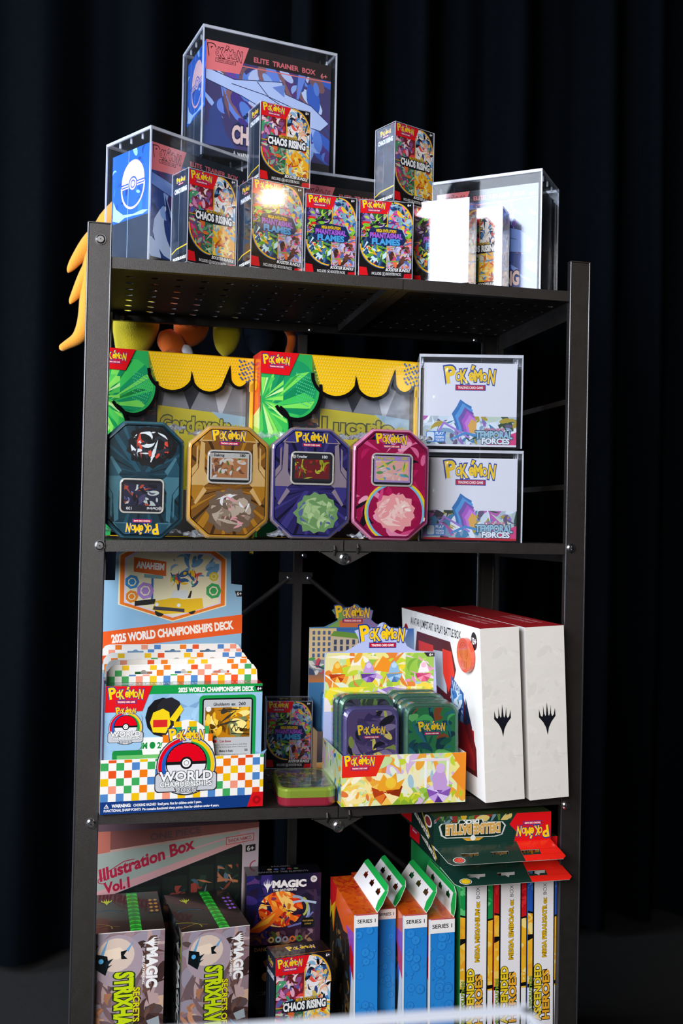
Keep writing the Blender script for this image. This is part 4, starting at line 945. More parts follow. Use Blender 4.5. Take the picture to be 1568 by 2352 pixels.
        for i in range(3): T.circ(80 + i * 6, 8, 2.2, '#e8e8e8', ry=3); T.circ(80 + i * 6, 8, 1.4, '#3a1420', ry=2)
        T.circ(12, 8, 6, '#b8c0d0', ry=4)
        if front:
            F = fc['front'](); H = F.H
            F.rect(0, 0, 100, H, '#9cc4e6'); F.splash(rect2(0, 0, 100, H), ['#8cb8de', '#a8cef0', '#94c0e4'], 24, 4, 12)
            F.rect(0, H - 5.6, 100, H, '#159a48'); F.text('2025 WORLD CHAMPIONSHIPS DECK', 70, H - 4.6, 2.7, '#ffffff', w=49, off=.05); F.poly([(95, H - 1.6), (100, H - 1.6), (100, H - 5), (96.5, H - 5)], '#1c1c20'); F.text('6+', 98, H - 4.3, 1.9, '#ffffff')
            for bx, by, bs in ((52, H - 14, 5), (50, H - 24, 3.5), (99, H * .42, 3)):
                for sg in (-1, 1): F.poly([(bx, by), (bx + sg * bs * 1.6, by + bs * .8), (bx + sg * bs, by - bs * .2)], '#7ea8d0')
            F.rrect(59, 1, 96, H - 7, 3, '#159a48'); F.rrect(50, 1, 70, H * .52, 3, '#159a48'); F.rrect(61, 0, 94, H - 9, 2, '#15151a'); F.rect(52, 0, 62, H * .48, '#a8d890')
            card_art(F, 62, H - 56, 93, H - 10, 'Gholdengo', '260', ['#8a5a10', '#e8a81a', '#f6d050', '#c07c10', '#fbe890', '#5a3c0c', '#38342c', '#f0b82a', '#7a8458'], 31)
            F.stroke([(80, H * .62), (82, H * .66), (83, H * .61), (85, H * .64), (87, H * .61), (90, H * .66)], .5, '#101014'); F.stroke([(80, H * .59), (92, H * .58)], .5, '#101014')
            F.rrect(5, 0, 46, H * .48, 2, '#1a8a40'); F.rect(8, 0, 44, H * .44, '#6cb868')
            for i in range(9):
                for j in range(8):
                    if (i + j) % 2: F.rect(8 + i * 4, j * 4, 12 + i * 4, j * 4 + 4, '#88cc80')
            F.poly([(24, H * .44), (42, H * .44), (42, H * .58), (22, H * .58)], '#f0f2ee'); F.text('IM \u25cf 2025', 32, H * .49, 3.6, '#1a8a40', w=19, off=.05)
            for i in range(3): F.stroke([(20 + 7 * i + 3.5 * math.cos(t), 12 + (i % 2) * 5 + 3.5 * math.sin(t)) for t in [2 * math.pi * k / 12 for k in range(13)]], .4, '#e4f4dc')
            F.circ(36, H * .74, 11, '#1a1a1e', ry=12.5, n=12); F.circ(40, H * .80, 8, '#26262c', n=9)
            F.poly([(30, H * .62), (28, H * .70), (30, H * .78), (36, H * .81), (40, H * .78), (41, H * .68), (38, H * .61)], '#f2d21a'); F.poly([(30, H * .66), (39, H * .66), (39, H * .72), (30, H * .72)], '#d42a2a'); F.poly([(40, H * .72), (47, H * .84), (49, H * .80), (44, H * .70)], '#f2d21a')
            F.poly([(0, H), (29, H), (23, H - 16), (0, H - 16.5)], '#e2161f'); F.logo(13, H - 7, 20)
            F.rrect(2, H * .48, 23, H - 17.5, 3, '#9cc4e6'); wc_emblem(F, 13, H * .66, .46)
        mb.build('carton', rt)
        tb = MB('card'); tw = dw * .985
        fn3 = lambda x, y, t: (dw * .008 + x * tw / 100, dd - .001 + t, H_ + y * tw / 100)
        if front is not None:
            P_ = [(0, 0), (100, 0), (99.5, 7), (97, 10.5), (94, 11.5), (6, 11.5), (3, 10.5), (.5, 7)]
            tb.slab(P_, [euro(24, 6.2), euro(50, 6.2), euro(75, 6.2)], fn3, .0008, '#f4f2ee')
            F = Face(tb, (dw * .008, dd - .001, H_), (1, 0, 0), (0, 0, 1), tw, tw, 100, 100, 'card')
            rn = random.Random(int(oy * 1000))
            for i in range(22):
                for j in range(3):
                    q = (1 + i * 4.5, j * 3.9, min(5.5 + i * 4.5, 99), min(j * 3.9 + 3.9, 11))
                    if (i + j) % 2 or (j == 2 and i in (0, 21)): continue
                    cx_ = (q[0] + q[2]) / 2
                    if j >= 1 and any(abs(cx_ - c) < 8 for c in (24, 50, 75)):
                        if j == 1: F.rect(q[0], q[1], q[2], 4.9, rn.choice(CH[1:])); continue
                        if min(abs(cx_ - c) for c in (24, 50, 75)) < 3.9: continue
                    F.rect(*q, rn.choice(CH[1:]))
            tb.build('hang_tab', rt)
        return place(rt, x_ - dy * oy, .004 + dx * oy, Z3 + .0012, .04)
    deck('foremost deck box in the checkered tray, showing its printed front and window', .002, .1720, True)
    deck('second deck box in the checkered tray, its checkered tab just behind the foremost box', .0385, .1745, False, .0380)
    deck('third deck box in the checkered tray, only its checkered tab visible', .0740, .1800, False, .0365)
    deck('rearmost deck box in the checkered tray, its dark-slotted tab nearest the blue header', .1120, .1880, False, .0345)
world_display()

# booster box and flat tin between the two displays
bundle('dim small card box standing at the back, between the two display trays', 'phant', .2985, .235, shelf_z(3, .3, .38), -.10, .0765, .048, .112, seed=20)

def mini_tin(name, label, w, h, d, pal, seed, group=None, base='#3a5aa8', rimc='#2c4488', print_=True, logo=True):
    root = thing(name, label, 'card tin', group)
    O = rrect2(0, 0, w, h, .016, 6)
    mb = MB('tin'); prism(mb, O, [(.001, d, rimc), (0, d - .002, rimc), (0, d * .5, rimc)], rimc); mb.build('base', root)
    mb = MB('tin'); prism(mb, O, [(-.0006, d * .52, base), (-.0006, .004, base), (.001, .0012, base), (.004, 0, base), (.0052, .0006, base)], base)
    F = Face(mb, (0, .0006, 0), (1, 0, 0), (0, 0, 1), w, h, 100, None, 'tin', step=6e-6); H = F.H
    reg = [(50 + (x / w * 100 - 50) * .87, H / 2 + (y / h * H - H / 2) * .90) for x, y in O]
    F.splash(reg, pal, 60, seed, 26, base=pal[0])
    if logo: F.logo(50, H * .70, 46)
    mb.build('lid', root)
    fm = MB('clear'); prism(fm, O, [(-.0012, d + .0006, None), (-.0012, .003, None), (.001, -.0008, None), (.006, -.0014, None)], '#ffffff', 'clear'); fm.build('shrink_film', root)
    return root
PT1 = ['#5a4a78', '#6c5a8c', '#8a9a4a', '#463a64', '#8a7aa0', '#b8c060', '#3c3260', '#1c1c28', '#e0d070']
PT2 = ['#2c7a4a', '#3c9a58', '#1c5a48', '#1a4a58', '#4ab060', '#68b868', '#163a44', '#8a4a2a', '#28707a']
ft = mini_tin('mini_tin', 'green and red mini tin lying flat at the shelf edge beside the bright tray', .083, .122, .026, ['#4a5a3a', '#8aa83a', '#5a6a6a', '#b8c84a', '#6a5a40', '#788a90', '#384a30', '#a09060'], 5, base='#9ab03a', rimc='#b02840')
ft.rotation_euler = (-math.pi / 2, 0, -.05); ft.location = (.2840, .0005, shelf_z(3, .284, .366) + .0272)

# bright display tray with upright mini tins
def tin_display():
    x, y, r, w, d, h = .3715, -.0150, .0112, .1880, .130, .0728; z = shelf_z(3, .3715, .56)
    root = thing('display_tray', 'bright pastel display tray of mini tins with a logo-shaped header', 'cardboard display', 'counter display trays')
    ca, sa = math.cos(r), math.sin(r)
    PB = ['#f6ecc0', '#f4d83a', '#9ac84a', '#e8f0d8', '#f0a83a', '#c8e0a0', '#f8f4e8', '#a8c8d8', '#d8b8e0', '#e8863a', '#c4d83a', '#f0e890']
    mb = MB('gloss'); mb.box((0, 0, 0), (w, .0012, h), '#f2ecd8'); F = faces(mb, w, .0012, h)['front'](); H = F.H
    F.splash(rect2(0, 0, 100, H), PB, 110, 7, 15, base='#e8ecb0'); F.splash(rect2(0, 0, 100, 9), ['#b8cc2a', '#8ab030', '#d8e04a', '#f0e060'], 30, 9, 10)
    F.splash(rect2(0, 0, 26, H * .62), ['#fbe9a0', '#f4a83a', '#fff6d8', '#e8783a', '#f8d060'], 30, 3, 9)
    F.rrect(66, 12, 68, H - 4, .5, '#f6f4f8'); F.rrect(84, 14, 86, H - 6, .5, '#f6f4f8'); F.rect(66, H - 6, 86, H - 4, '#f0dce8')
    F.poly([(88, H), (100, H), (100, 8), (88, 20), (95, 28)], '#f0902a')
    def gem(cx, cy, s, cs): 
        P_ = [(cx - s, cy + s * .35), (cx - s * .8, cy - s * .3), (cx - s * .35, cy - s * .75), (cx + s * .35, cy - s * .75), (cx + s * .8, cy - s * .3), (cx + s, cy + s * .35), (cx + s * .5, cy + s * .6), (cx - s * .5, cy + s * .6)]
        F.poly(P_, cs[0])
        for i in range(8): F.poly([P_[i], P_[(i + 1) % 8], (cx + (i % 3 - 1) * s * .2, cy)], cs[i % len(cs)])
    gem(36, 9.8, 12.5, ['#b84018', '#e87828', '#f8c858', '#fbe8a8', '#8a2c10']); gem(78, 8, 10, ['#8a58b8', '#c8a0e8', '#5a2c8a', '#e0ccf8'])
    F.poly([(28, 14), (33, 24), (37, 19), (43, 25), (44, 17), (50, 20), (46, 12), (30, 11)], '#f2a628'); F.circ(39, 17, 4.5, '#f6c83a', n=9)
    F.poly([(74, 10), (72, 20), (76, 26), (82, 25), (85, 16), (83, 10)], '#c8a0dc'); F.circ(79, 27, 4, '#d8b8e8', n=9)
    F.poly([(0, H), (34, H), (27, H - 16), (0, H - 16.5)], '#e8281c'); F.logo(14, H - 6.4, 22)
    mb.build('front_panel', root)
    sd = MB('gloss'); sd.box((0, .0012, 0), (.0012, d, h), '#c8d8b0'); sd.box((w - .0012, .0012, 0), (w, d, h), '#f2e8e4'); sd.box((.0012, .0012, 0), (w - .0012, d, .001), '#e8e8e0')
    G = faces(sd, w, d, h)['left'](); G.splash(rect2(0, 0, 100, G.H), PB + ['#6a58a8', '#3a70b0', '#58a060'], 50, 17, 14); sd.build('tray_sides', root)
    hd = MB('gloss'); K = w / 100; y1 = d; sl = -.03
    out = [(0, 0), (100, 0), (100, 55), (100, 70), (97, 109), (79.5, 110), (72, 114), (69.5, 119), (72.5, 127.5), (64, 128.5), (58, 129), (55, 131), (52.5, 133.5), (50, 134), (47.5, 133), (44.5, 129.5), (38, 129), (33, 129.5), (25.5, 127), (29, 121), (30, 117), (22, 112), (16, 109.5), (0, 109)]
    fn = lambda a, b, t: (a * K, y1 + t, b * K)
    out = [(a * .985, b) for a, b in out]
    hd.slab(out, [], fn, .0012, '#b8c4f0')
    F = Face(hd, (0, y1, 0), (1, 0, 0), (0, 0, 1), w, w, 100, 100, 'gloss')
    F.splash(rect2(.5, 60, 95, 108.5), PB, 130, 21, 17, base='#e8e0a0'); F.splash(rect2(.5, 60, 95, 80), ['#f4e43a', '#f8f08a', '#c8dc4a', '#fbf8c8', '#f0e8e8'], 60, 23, 16)
    F.poly([(70, 84), (95, 84), (95, 108), (70, 108)], '#98c84a'); F.splash(rect2(70, 84, 95, 108), ['#b8d860', '#f0d0e8', '#7ab040', '#e898c0'], 24, 8, 6)
    F.poly([(42, 94), (50, 106), (58, 100), (56, 92)], '#f4962a')
    F.poly([(36, 74), (56, 80), (70, 78), (66, 68), (60, 62), (46, 64)], '#9a78c8'); F.stroke([(46, 78), (54, 74), (48, 70), (58, 66)], 2, '#e8def4')
    F.poly([(10, 66), (22, 68), (30, 72), (20, 76), (8, 74)], '#9ac860')
    for cx, cs in ((11, ['#b84018', '#e87828', '#f8c858']), (38, ['#6a3c98', '#b090d8', '#8a58b8']), (60, ['#6a98c8', '#a8d0f0', '#4a78b0']), (86, ['#c83868', '#f090b0', '#e8587a'])):
        P_ = [(cx - 7, 91), (cx - 5.5, 87), (cx - 2, 84), (cx + 3, 84), (cx + 5.5, 87), (cx + 7, 91)]
        F.poly(P_, cs[0])
        for i in range(5): F.poly([P_[i], P_[i + 1], (cx, 89)], cs[i % 3])
        F.poly([(cx - 5, 91.5), (cx - 3, 99), (cx, 102), (cx + 3, 98), (cx + 5, 92)], {11: '#f2a628', 38: '#c8a0dc', 60: '#90c0e4', 86: '#f4ecf0'}[cx]); F.circ(cx, 98, 2.4, {11: '#f8d060', 38: '#e0ccf0', 60: '#bcdcf4', 86: '#f4b8cc'}[cx], n=8)
    F.poly([(86, 108.5), (95.5, 108.5), (95.5, 105), (89, 105)], '#1c1c20'); F.text('6+', 92.5, 105.6, 2.2, '#ffffff')
    F.logo(49.5, 120.5, 36); hd.build('header_card', root)
    # diagonal gusset at the right
    place(root, x, y, z, r)
    def put(label, X, yy, zz, pal, seed, lean=-.06, hh=.098):
        t = mini_tin('mini_tin', label, .083, hh, .020, pal, seed, 'mini tins in the bright tray', base='#5a5488' if pal is PT1 else '#46705c', rimc='#5058a0')
        lx, ly = X, yy; place(t, x + lx * ca - ly * sa, y + lx * sa + ly * ca, z + zz, r, rx=lean)
    put('purple mini tin at the left front of the bright tray', .0045, .0045, .0140, PT1, 31, hh=.1270)
    put('mini tin directly behind the purple one in the bright tray', .0065, .040, .024, ['#3a4a38', '#2a2c38', '#6a8a4a', '#4a4a5a'], 33, hh=.1285)
    put('rearmost mini tin of the left column in the bright tray', .007, .072, .020, ['#2a2c38', '#384a58'], 35, hh=.1285)
    put('dark green mini tin at the right front of the bright tray', .0965, .0045, .0170, PT2, 37, hh=.1270)
    put('second mini tin of the right column, its green rim above the front one', .0960, .034, .016, ['#6a9a5a', '#8ab070', '#4a7a5a', '#c8d0c0'], 39, hh=.1285)
    put('third mini tin of the right column in the bright tray', .0945, .062, .020, ['#8a98a0', '#a8b8b0', '#6a7a90'], 41, hh=.1285)
    put('rearmost mini tin of the right column, nearest the pastel header', .0935, .090, .021, ['#8a98b8', '#b8c8d8'], 43, hh=.1285)
tin_display()

# dim display behind with a city picture
def city_display():
    x, y, w, d = .3760, .190, .180, .085; z = shelf_z(3, .37, .6); root = thing('display_tray', 'dim display tray with a city street header, half hidden behind the bright tray', 'cardboard display', 'counter display trays')
    K = .00215; hd = MB('card'); fn = lambda a, b, t: (a * K, d + t, b * K)
    out = [(0, 0), (89.3, 0), (89.3, 104), (75, 105), (62, 106.5), (54, 109), (50.5, 112), (52, 119.5), (47, 121), (42, 121.5), (39, 124), (36.5, 124.5), (34, 122), (27, 121.5), (21.5, 121.5), (18, 119.5), (22, 114), (23, 111.5), (16, 108), (12, 106.2), (0, 106)]
    hd.slab(out, [], fn, .0012, '#3f7cb0')
    F = Face(hd, (0, d, 0), (1, 0, 0), (0, 0, 1), .215, .215, 100, 100, 'card')
    F.grad(0, 80, 89, 104.8, '#a8c8e0', '#2a62b0'); F.rect(0, 68, 89, 80, '#8a90a0'); F.grad(0, 62, 89, 70, '#c87830', '#7a6a68')
    F.poly([(60, 80), (63, 92), (64, 100), (65, 92), (68, 80)], '#c8dcec'); F.poly([(60, 93), (68, 93), (66, 95), (62, 95)], '#e0ecf4')
    F.rect(0, 80, 22, 105, '#e0c898'); F.poly([(17, 80), (17, 99), (36, 98), (44, 94), (44, 80)], '#d0c0a4'); F.poly([(17, 99), (20, 103), (38, 101), (44, 96), (36, 97)], '#6a9a3a'); F.rect(38, 80, 48, 92, '#c4a890')
    for i in range(4):
        for j in range(5): F.rect(2.5 + i * 4.2, 82 + j * 4.5, 4.6 + i * 4.2, 85 + j * 4.5, '#4a6088')
    for i in range(5):
        for j in range(3): F.rect(20 + i * 5, 82 + j * 5, 22.4 + i * 5, 86 + j * 5, '#3a4a68')
    F.splash(rect2(0, 68, 50, 82), ['#3a78a8', '#c84858', '#4a9a50', '#8a6a9a', '#d8d8d0', '#384868'], 40, 4, 5)
    F.poly([(14, 106), (23, 111), (22, 114), (18.5, 119), (27, 121), (30, 112), (30, 106)], '#7aa850'); F.poly([(24, 106), (24, 111), (46, 114), (46, 106)], '#d8703a'); F.poly([(44, 106), (44, 121), (51.5, 119), (50, 112), (54, 109), (58, 106)], '#8a78b0'); F.poly([(28, 112), (30, 121), (36, 123.5), (42, 121), (46, 112)], '#b88a6a')
    F.logo(35, 115.2, 26); hd.build('header_card', root)
    fp = MB('card'); fp.box((0, 0, 0), (w, .0012, .066), '#a87848'); F = faces(fp, w, .0012, .066)['front'](); H = F.H
    F.grad(0, 0, 100, 9, '#b07838', '#d8a868'); F.grad(0, 9, 100, H, '#3a3a4a', '#6a5a58'); F.rect(10, 10, 50, H, '#c01c2a'); F.logo(30, H * .7, 32); fp.build('front_panel', root)
    sd = MB('card'); sd.box((0, .0012, 0), (.0012, d, .066), '#8a6a48'); sd.box((w - .0012, .0012, 0), (w, d, .066), '#8a6a48'); sd.box((.0012, .0012, 0), (w - .0012, d, .001), '#8a6a48'); sd.build('tray_sides', root)
    place(root, x, y, z, 0.0)
    t = mini_tin('mini_tin', 'pale striped mini tin standing in the dim city display', .083, .100, .020, ['#b8c8d8', '#8ab0d0', '#7a6a58', '#e0e8f0', '#c8a880', '#a8a098'], 51, base='#5a98d0', rimc='#4a78b0')
    place(t, x + .012, y + .012, z + .034, 0)
city_display()

# two tall game boxes leaning at the right
def battle_box(label, x, y, z, r, t, w, d, h, win):
    root = thing('board_game_box', label, 'card game box', 'pair of leaning tall white boxes')
    mb = MB('card'); mb.box((0, 0, 0), (w, d, h), '#e4e0da', cols={'T': '#b01c24', 'l': '#f2f0ee', 'r': '#3a1418'})
    f = faces(mb, w, d, h); F = f['front'](); H = F.H
    rn = random.Random(7)
    F.splash(rect2(0, 0, 100, H), ['#e2ded8', '#e6e2dc', '#dedad4', '#e8e4e0'], 60, 3, 26)
    for i in range(160):
        a, b = rn.uniform(2, 94), rn.uniform(2, H - 3); F.rect(a, b, a + rn.uniform(1, 5), b + .5, rn.choice(['#d2ccc4', '#eceae6', '#cac4bc']))
        F.l -= F.step * .9
    F.walker(50, H * .465, 78, '#0d0f1a')
    F = f['top'](); H = F.H; F.rect(0, 0, 100, H, '#b01c24')
    F.text('AVATAR JUMPSTART', 62, H * .30, 12, '#e0a0a4', w=190, off=.02, rot=90); F.text('& PLAY BATTLE BOX', 84, H * .30, 12, '#e0a0a4', w=190, off=.02, rot=90); F.text('AVATAR JUMPSTART', 62, H * .78, 10, '#9a3038', w=150, off=.02, rot=90)
    if win:
        F = f['left'](100); H = F.H
        F.rect(0, 0, 100, H, '#f4f2f0')
        F.text('AVATAR JUMPSTART & PLAY BATTLE BOX', 46, H - 6.6, 3.3, '#141418', w=66, off=.02)
        F.poly([(22, H - 9), (66, H - 9), (72, H - 20), (64, H - 33), (80, H * .55), (92, H * .28), (92, 8), (18, 8), (18, H - 20)], '#5a0e14')
        F.poly([(24, H - 13), (44, H - 13), (46, H - 24), (36, H - 30), (24, H - 24)], '#d8281c'); F.poly([(44, H - 15), (60, H - 14), (60, H - 32), (46, H - 30)], '#b4bcc8'); F.poly([(56, H - 13), (67, H - 13), (70, H - 22), (62, H - 31), (56, H - 24)], '#e83420')
        F.poly([(64, 26), (79, 24), (80, H * .58), (66, H * .66)], '#2a5ca0'); F.splash(rect2(65, 27, 78, H * .58), ['#3a78c0', '#7ab0e0', '#1c3a70', '#d8e8f4', '#4a90c8'], 40, 5, 9); F.text('War', 72, H * .57, 4, '#c8d8e8', w=10)
        F.poly([(80, 22), (88, 22), (88, H * .40), (82, H * .56)], '#14284a'); F.poly([(66, 10), (90, 10), (90, 26), (66, 28)], '#a81820'); F.poly([(80, 26), (91, 14), (91, H * .3), (86, H * .42)], '#70141a')
        F.circ(93.5, H - 5.6, 3.2, '#15181f', ry=3.6); F.text('13+', 93.5, H - 6.8, 2.4, '#ffffff', w=4.6, off=.04); F.circ(6, H - 14, 4.4, '#9a1a1e', ry=7)
    mb.build('carton', root)
    if win:
        dk = MB('gloss'); P_ = []
        cy_, cz_ = d * (1 - .865), h * .825
        A = [(cy_ + .030 * math.cos(a), cz_ + .026 * math.sin(a)) for a in [2 * math.pi * i / 24 for i in range(24)]]
        dk.mesh([(-.001, a, b) for a, b in A] + [(-.007, a, b) for a, b in A], [(i, (i + 1) % 24, 24 + (i + 1) % 24, 24 + i) for i in range(24)] + [tuple(range(24, 48))], '#e8583a')
        G = Face(dk, (-.007, cy_ + .030, cz_ - .026), (0, -1, 0), (0, 0, 1), .060, .052, 100, 100, 'gloss', step=6e-5)
        for rr in (12, 20, 28): G.stroke([(50 + rr * math.cos(a), 62 + rr * .9 * math.sin(a)) for a in [R(-60 + 300 * k / 16) for k in range(17)]], 2.4, '#c03c24')
        for k in range(4): G.stroke([(30 + 12 * k, 14), (30 + 12 * k, 34)], 2.4, '#c03c24')
        dk.build('red_disc', root)['label'] = 'round red plastic token'
    return place(root, x, y, z, r, t)
z3 = shelf_z(3, .58, .74)
battle_box('left one of two tall white game boxes, its window side with a red disc showing', .5835, -.034, z3 + .0002, .03, .0562, .0615, .375, .2545, True)
battle_box('right one of two tall white game boxes, nearest the right post', .6545, -.030, z3 + .0002, .03, .0519, .0625, .365, .2560, False)
# ------------------------------------------------------------------ bottom visible tier
Z4 = .1504
def illustration_box():
    w, d, h = .2700, .075, .2957; root = thing('gift_box', 'wide pale pink and grey-green box with a slanted title, at the back left', 'card game box')
    mb = MB('card'); mb.box((0, 0, 0), (w, d, h), '#b0a4a8', cols={'T': '#6a5058', 'l': '#8a5048'}); F = faces(mb, w, d, h)['front'](); H = F.H
    F.rect(0, 0, 100, H, '#b8a8b0'); F.poly([(0, H - 12), (100, H - 3), (100, H), (0, H)], '#7a4a48'); F.poly([(0, H - 13.5), (100, H - 4), (100, H - 3), (0, H - 12)], '#b89890')
    F.poly([(0, H - 13.5), (12, H - 12), (12, H), (0, H)], '#b4675a')
    F.text('ONE PIECE', 50, H - 5.5, 3.6, '#5a4048', w=30, off=.03, rot=5)
    F.poly([(0, H - 40), (0, H - 13.5), (100, H - 4), (100, H - 34), (90, H - 12)], '#98a49e')
    F.poly([(88, H - 5), (100, H - 4), (100, H - 60), (91, H - 60), (91, H - 12)], '#b0a4b0')
    F.stroke([(0, H - 27.5), (92, H - 6)], .9, '#c89aa4'); F.poly([(0, H - 46), (0, H - 36), (89, H - 9.5), (90, H - 12), (10, H - 38)], '#c8989c')
    F.text('Illustration Box', 34, H - 21, 6.6, '#a8183c', w=57, off=.035, rot=16, shear=.15); F.text('Vol.1', 16.5, H - 34.5, 5.6, '#a8183c', w=15, off=.04, rot=12, shear=.1)
    F.stroke([(8 + 2.6 * math.cos(t), H - 28.5 + 1.7 * math.sin(t)) for t in [k * .7 for k in range(9)]], .5, '#a8183c'); F.stroke([(10, H - 24), (20, H - 18), (26, H - 17)], .5, '#a8183c')
    F.poly([(12, H - 37.5), (89, H - 12.5), (90, H - 13.5), (90, 0), (10, 0), (10, H - 38)], '#14181a')
    for k in range(5):
        x0 = 11 + k * 15.8; top = H - 41.5 + (x0 + 3) * .325 - 2
        F.rect(x0, 0, x0 + 14.5, top, '#1a2420'); F.splash(rect2(x0 + 1, max(top - 40, 0), x0 + 13.5, top - 6), ['#7a3428', '#3a5a68', '#a86a4a', '#24382c', '#c8a088', '#8a3a34', '#1c2420', '#566a78'], 34, 60 + k, 6); F.text('ONE PIECE', x0 + 7, max(top - 44, 2), 2.6, '#8a949a', w=11)
    F.poly([(80, H - 12.6), (97, H - 10.8), (97, H - 6.2), (80, H - 8)], '#b84a4a'); F.poly([(80.5, H - 12.1), (96.5, H - 10.4), (96.5, H - 6.7), (80.5, H - 8.4)], '#b4a8ac'); F.text('BANDAI NAMCO', 88.5, H - 10.5, 2, '#a03a42', w=14, off=.02, rot=6)
    F.poly([(92, H - 17.6), (98, H - 17), (98, H - 13), (92, H - 13.6)], '#16161a'); F.text('6+', 95, H - 16.8, 2.8, '#d0ccd0')
    F.stroke([(99 + 4 * math.cos(t), H - 26 + 3 * math.sin(t)) for t in [R(100 + 16 * k) for k in range(10)]], .7, '#a03a50')
    mb.build('carton', root); return place(root, .0185, .200, Z4, .0676)
illustration_box()

def strix(label, x, y, r, w, d, h, holo, seed):
    root = thing('mauve_card_box', label, 'card game box', 'pair of mauve boxes with green strips')
    mb = MB('gloss'); mb.box((0, 0, 0), (w, d, h), '#1c1a18', cols={'T': '#0e0d0c', 'r': '#241c1a', 'l': '#16181a'})
    f = faces(mb, w, d, h); F = f['front'](); H = F.H
    F.splash(rect2(0, 0, 100, H), ['#a08890', '#8a7078', '#b89c9c', '#6e5a60', '#c8a890', '#7c6468', '#9890a0', '#584848', '#a88470'], 110, seed, 30, base='#8e7880')
    F.splash(rect2(0, 0, 40, H * .6), ['#c89070', '#b88468', '#a87458', '#d0a080'], 26, seed + 1, 18); F.splash(rect2(62, 20, 100, H - 8), ['#4a3430', '#5a403a', '#6a4c44', '#3c2a28'], 30, seed + 2, 22)
    F.poly(ell2(40, H - 38, 33, 34, 24), '#a898a4'); F.poly(ell2(37, H - 30, 24, 22, 20), '#d8c4b8'); F.poly([(18, H - 24), (42, H - 20), (50, H - 28), (40, H - 36), (22, H - 34)], '#ecd8c4')
    F.poly([(20, H - 22), (28, H - 6), (20, H - 34), (12, H - 42)], '#6aa0cc')
    F.poly([(11, H - 27), (26, H - 31), (28, H - 44), (24, H - 56), (10, H - 46)], '#0c1418'); F.circ(18, H - 37, 3.4, '#5ab0e8', n=8); F.poly([(24, H - 38), (34, H - 34), (26, H - 44), (33, H - 42), (25, H - 48)], '#10222c')
    F.poly([(43, H - 26), (52, H - 24), (47, H - 31), (52, H - 36), (44, H - 36)], '#0c1418'); F.poly([(50, H - 24), (60, H - 12), (53, H - 27)], '#6aa0cc')
    F.poly([(72, H * .36), (92, H * .33), (98, H * .24), (84, H * .27)], '#10181c'); F.stroke([(74, H * .36), (84, H * .31), (96, H * .26)], 1.6, '#3a9ad0')
    for a, b in ((78, H * .40), (68, H * .26), (88, H * .16)): F.poly([(a, b), (a + 16, b + 5), (a + 18, b - 8), (a + 5, b - 10)], '#9aa4ac')
    F.walker(84, H - 17, 25, '#f0f0f2', rot=-90)
    F.text('MAGIC', 77.5, H - 50, 13, '#f2f2f4', w=53, off=.055, rot=-90); F.text('THE GATHERING', 71.5, H - 52, 3.2, '#f2f2f4', w=38, off=.02, rot=-90)
    F.text('STRIXHAVEN', 37, H - 104, 22, '#c6dc14', w=102, off=.05, rot=-90, out=[(.06, '#1c3a10')]); F.poly([(0, 0)] * 2 + [(0, 0)], '#000000') if False else None
    F.text('SECRETS OF', 60.5, H - 106, 8, '#e0d81c', w=64, off=.03, rot=-90, out=[(.04, '#2a2c10')])
    F.stroke([(0, H - .5), (100, H - .5)], 1.0, '#e8e4e0')
    T = f['top'](); TH = T.H
    T.rect(0, 0, 100, TH, '#0e0d0c'); T.poly([(0, 0), (52, 0), (52, TH), (0, TH)], '#14130f')
    T.rect(55, 0, 70, TH, '#0a8a1c')
    for k in range(10):
        y0 = TH * k / 10; T.poly([(55, y0), (62.5, y0 + TH * .05), (70, y0), (70, y0 + TH * .04), (62.5, y0 + TH * .09), (55, y0 + TH * .04)], '#2cc034'); T.poly([(58, y0 + TH * .06), (62.5, y0 + TH * .1), (67, y0 + TH * .06)], '#0c6a18')
    T.walker(27, TH * .78, 26, '#b8c820')
    for rr, c in ((16, '#2a6a98'), (20, '#3a3420')): T.stroke([(26 + rr * 1.2 * math.cos(a), TH * .48 + rr * .6 * math.sin(a)) for a in [R(20 + 14 * k) for k in range(11)]], .9, c)
    T.stroke([(2 + 30 * math.cos(a), TH * .10 + 18 * math.sin(a)) for a in [R(-10 + 12 * k) for k in range(10)]], 1.4, '#a8983a'); T.stroke([(0, TH * .07), (24, TH * .16), (42, TH * .12)], 1.6, '#7a5a28')
    T.rect(82, TH * .42, 97, TH * .82, '#1c1812')
    for i in range(2):
        for j in range(4): T.poly([(84 + i * 7, TH * (.47 + j * .095)), (87 + i * 7, TH * (.44 + j * .095)), (90 + i * 7, TH * (.47 + j * .095)), (87 + i * 7, TH * (.50 + j * .095))], holo)
    G = f['left'](); G.rect(0, 0, 100, G.H, '#1a1e22'); G.splash(rect2(0, 0, 100, G.H), ['#30383c', '#101214', '#4a5054', '#6a5c58', '#20282c'], 60, seed + 6, 26); G.text('MAGIC', 80, G.H - 62, 12, '#e8e8ec', w=56, off=.05, rot=-90); G.walker(82, G.H - 20, 18, '#e8e8ec', rot=-90); G.stroke([(100, 0), (100, G.H)], 1.2, '#e8e4e0'); G.poly([(98, G.H), (100, G.H), (100, G.H - 40), (97, G.H - 20)], '#9ac020')
    mb.build('carton', root); return place(root, x, y, Z4, r)
strix('left mauve box with a green strip and an orange pattern patch on its black top', .0220, .012, .03, .1060, .150, .2110, '#c08a3a', 61)
strix('second mauve box with a green strip, its top patch purple, beside the flame box', .1510, .010, .12, .0985, .150, .2060, '#9a5ad8', 61)

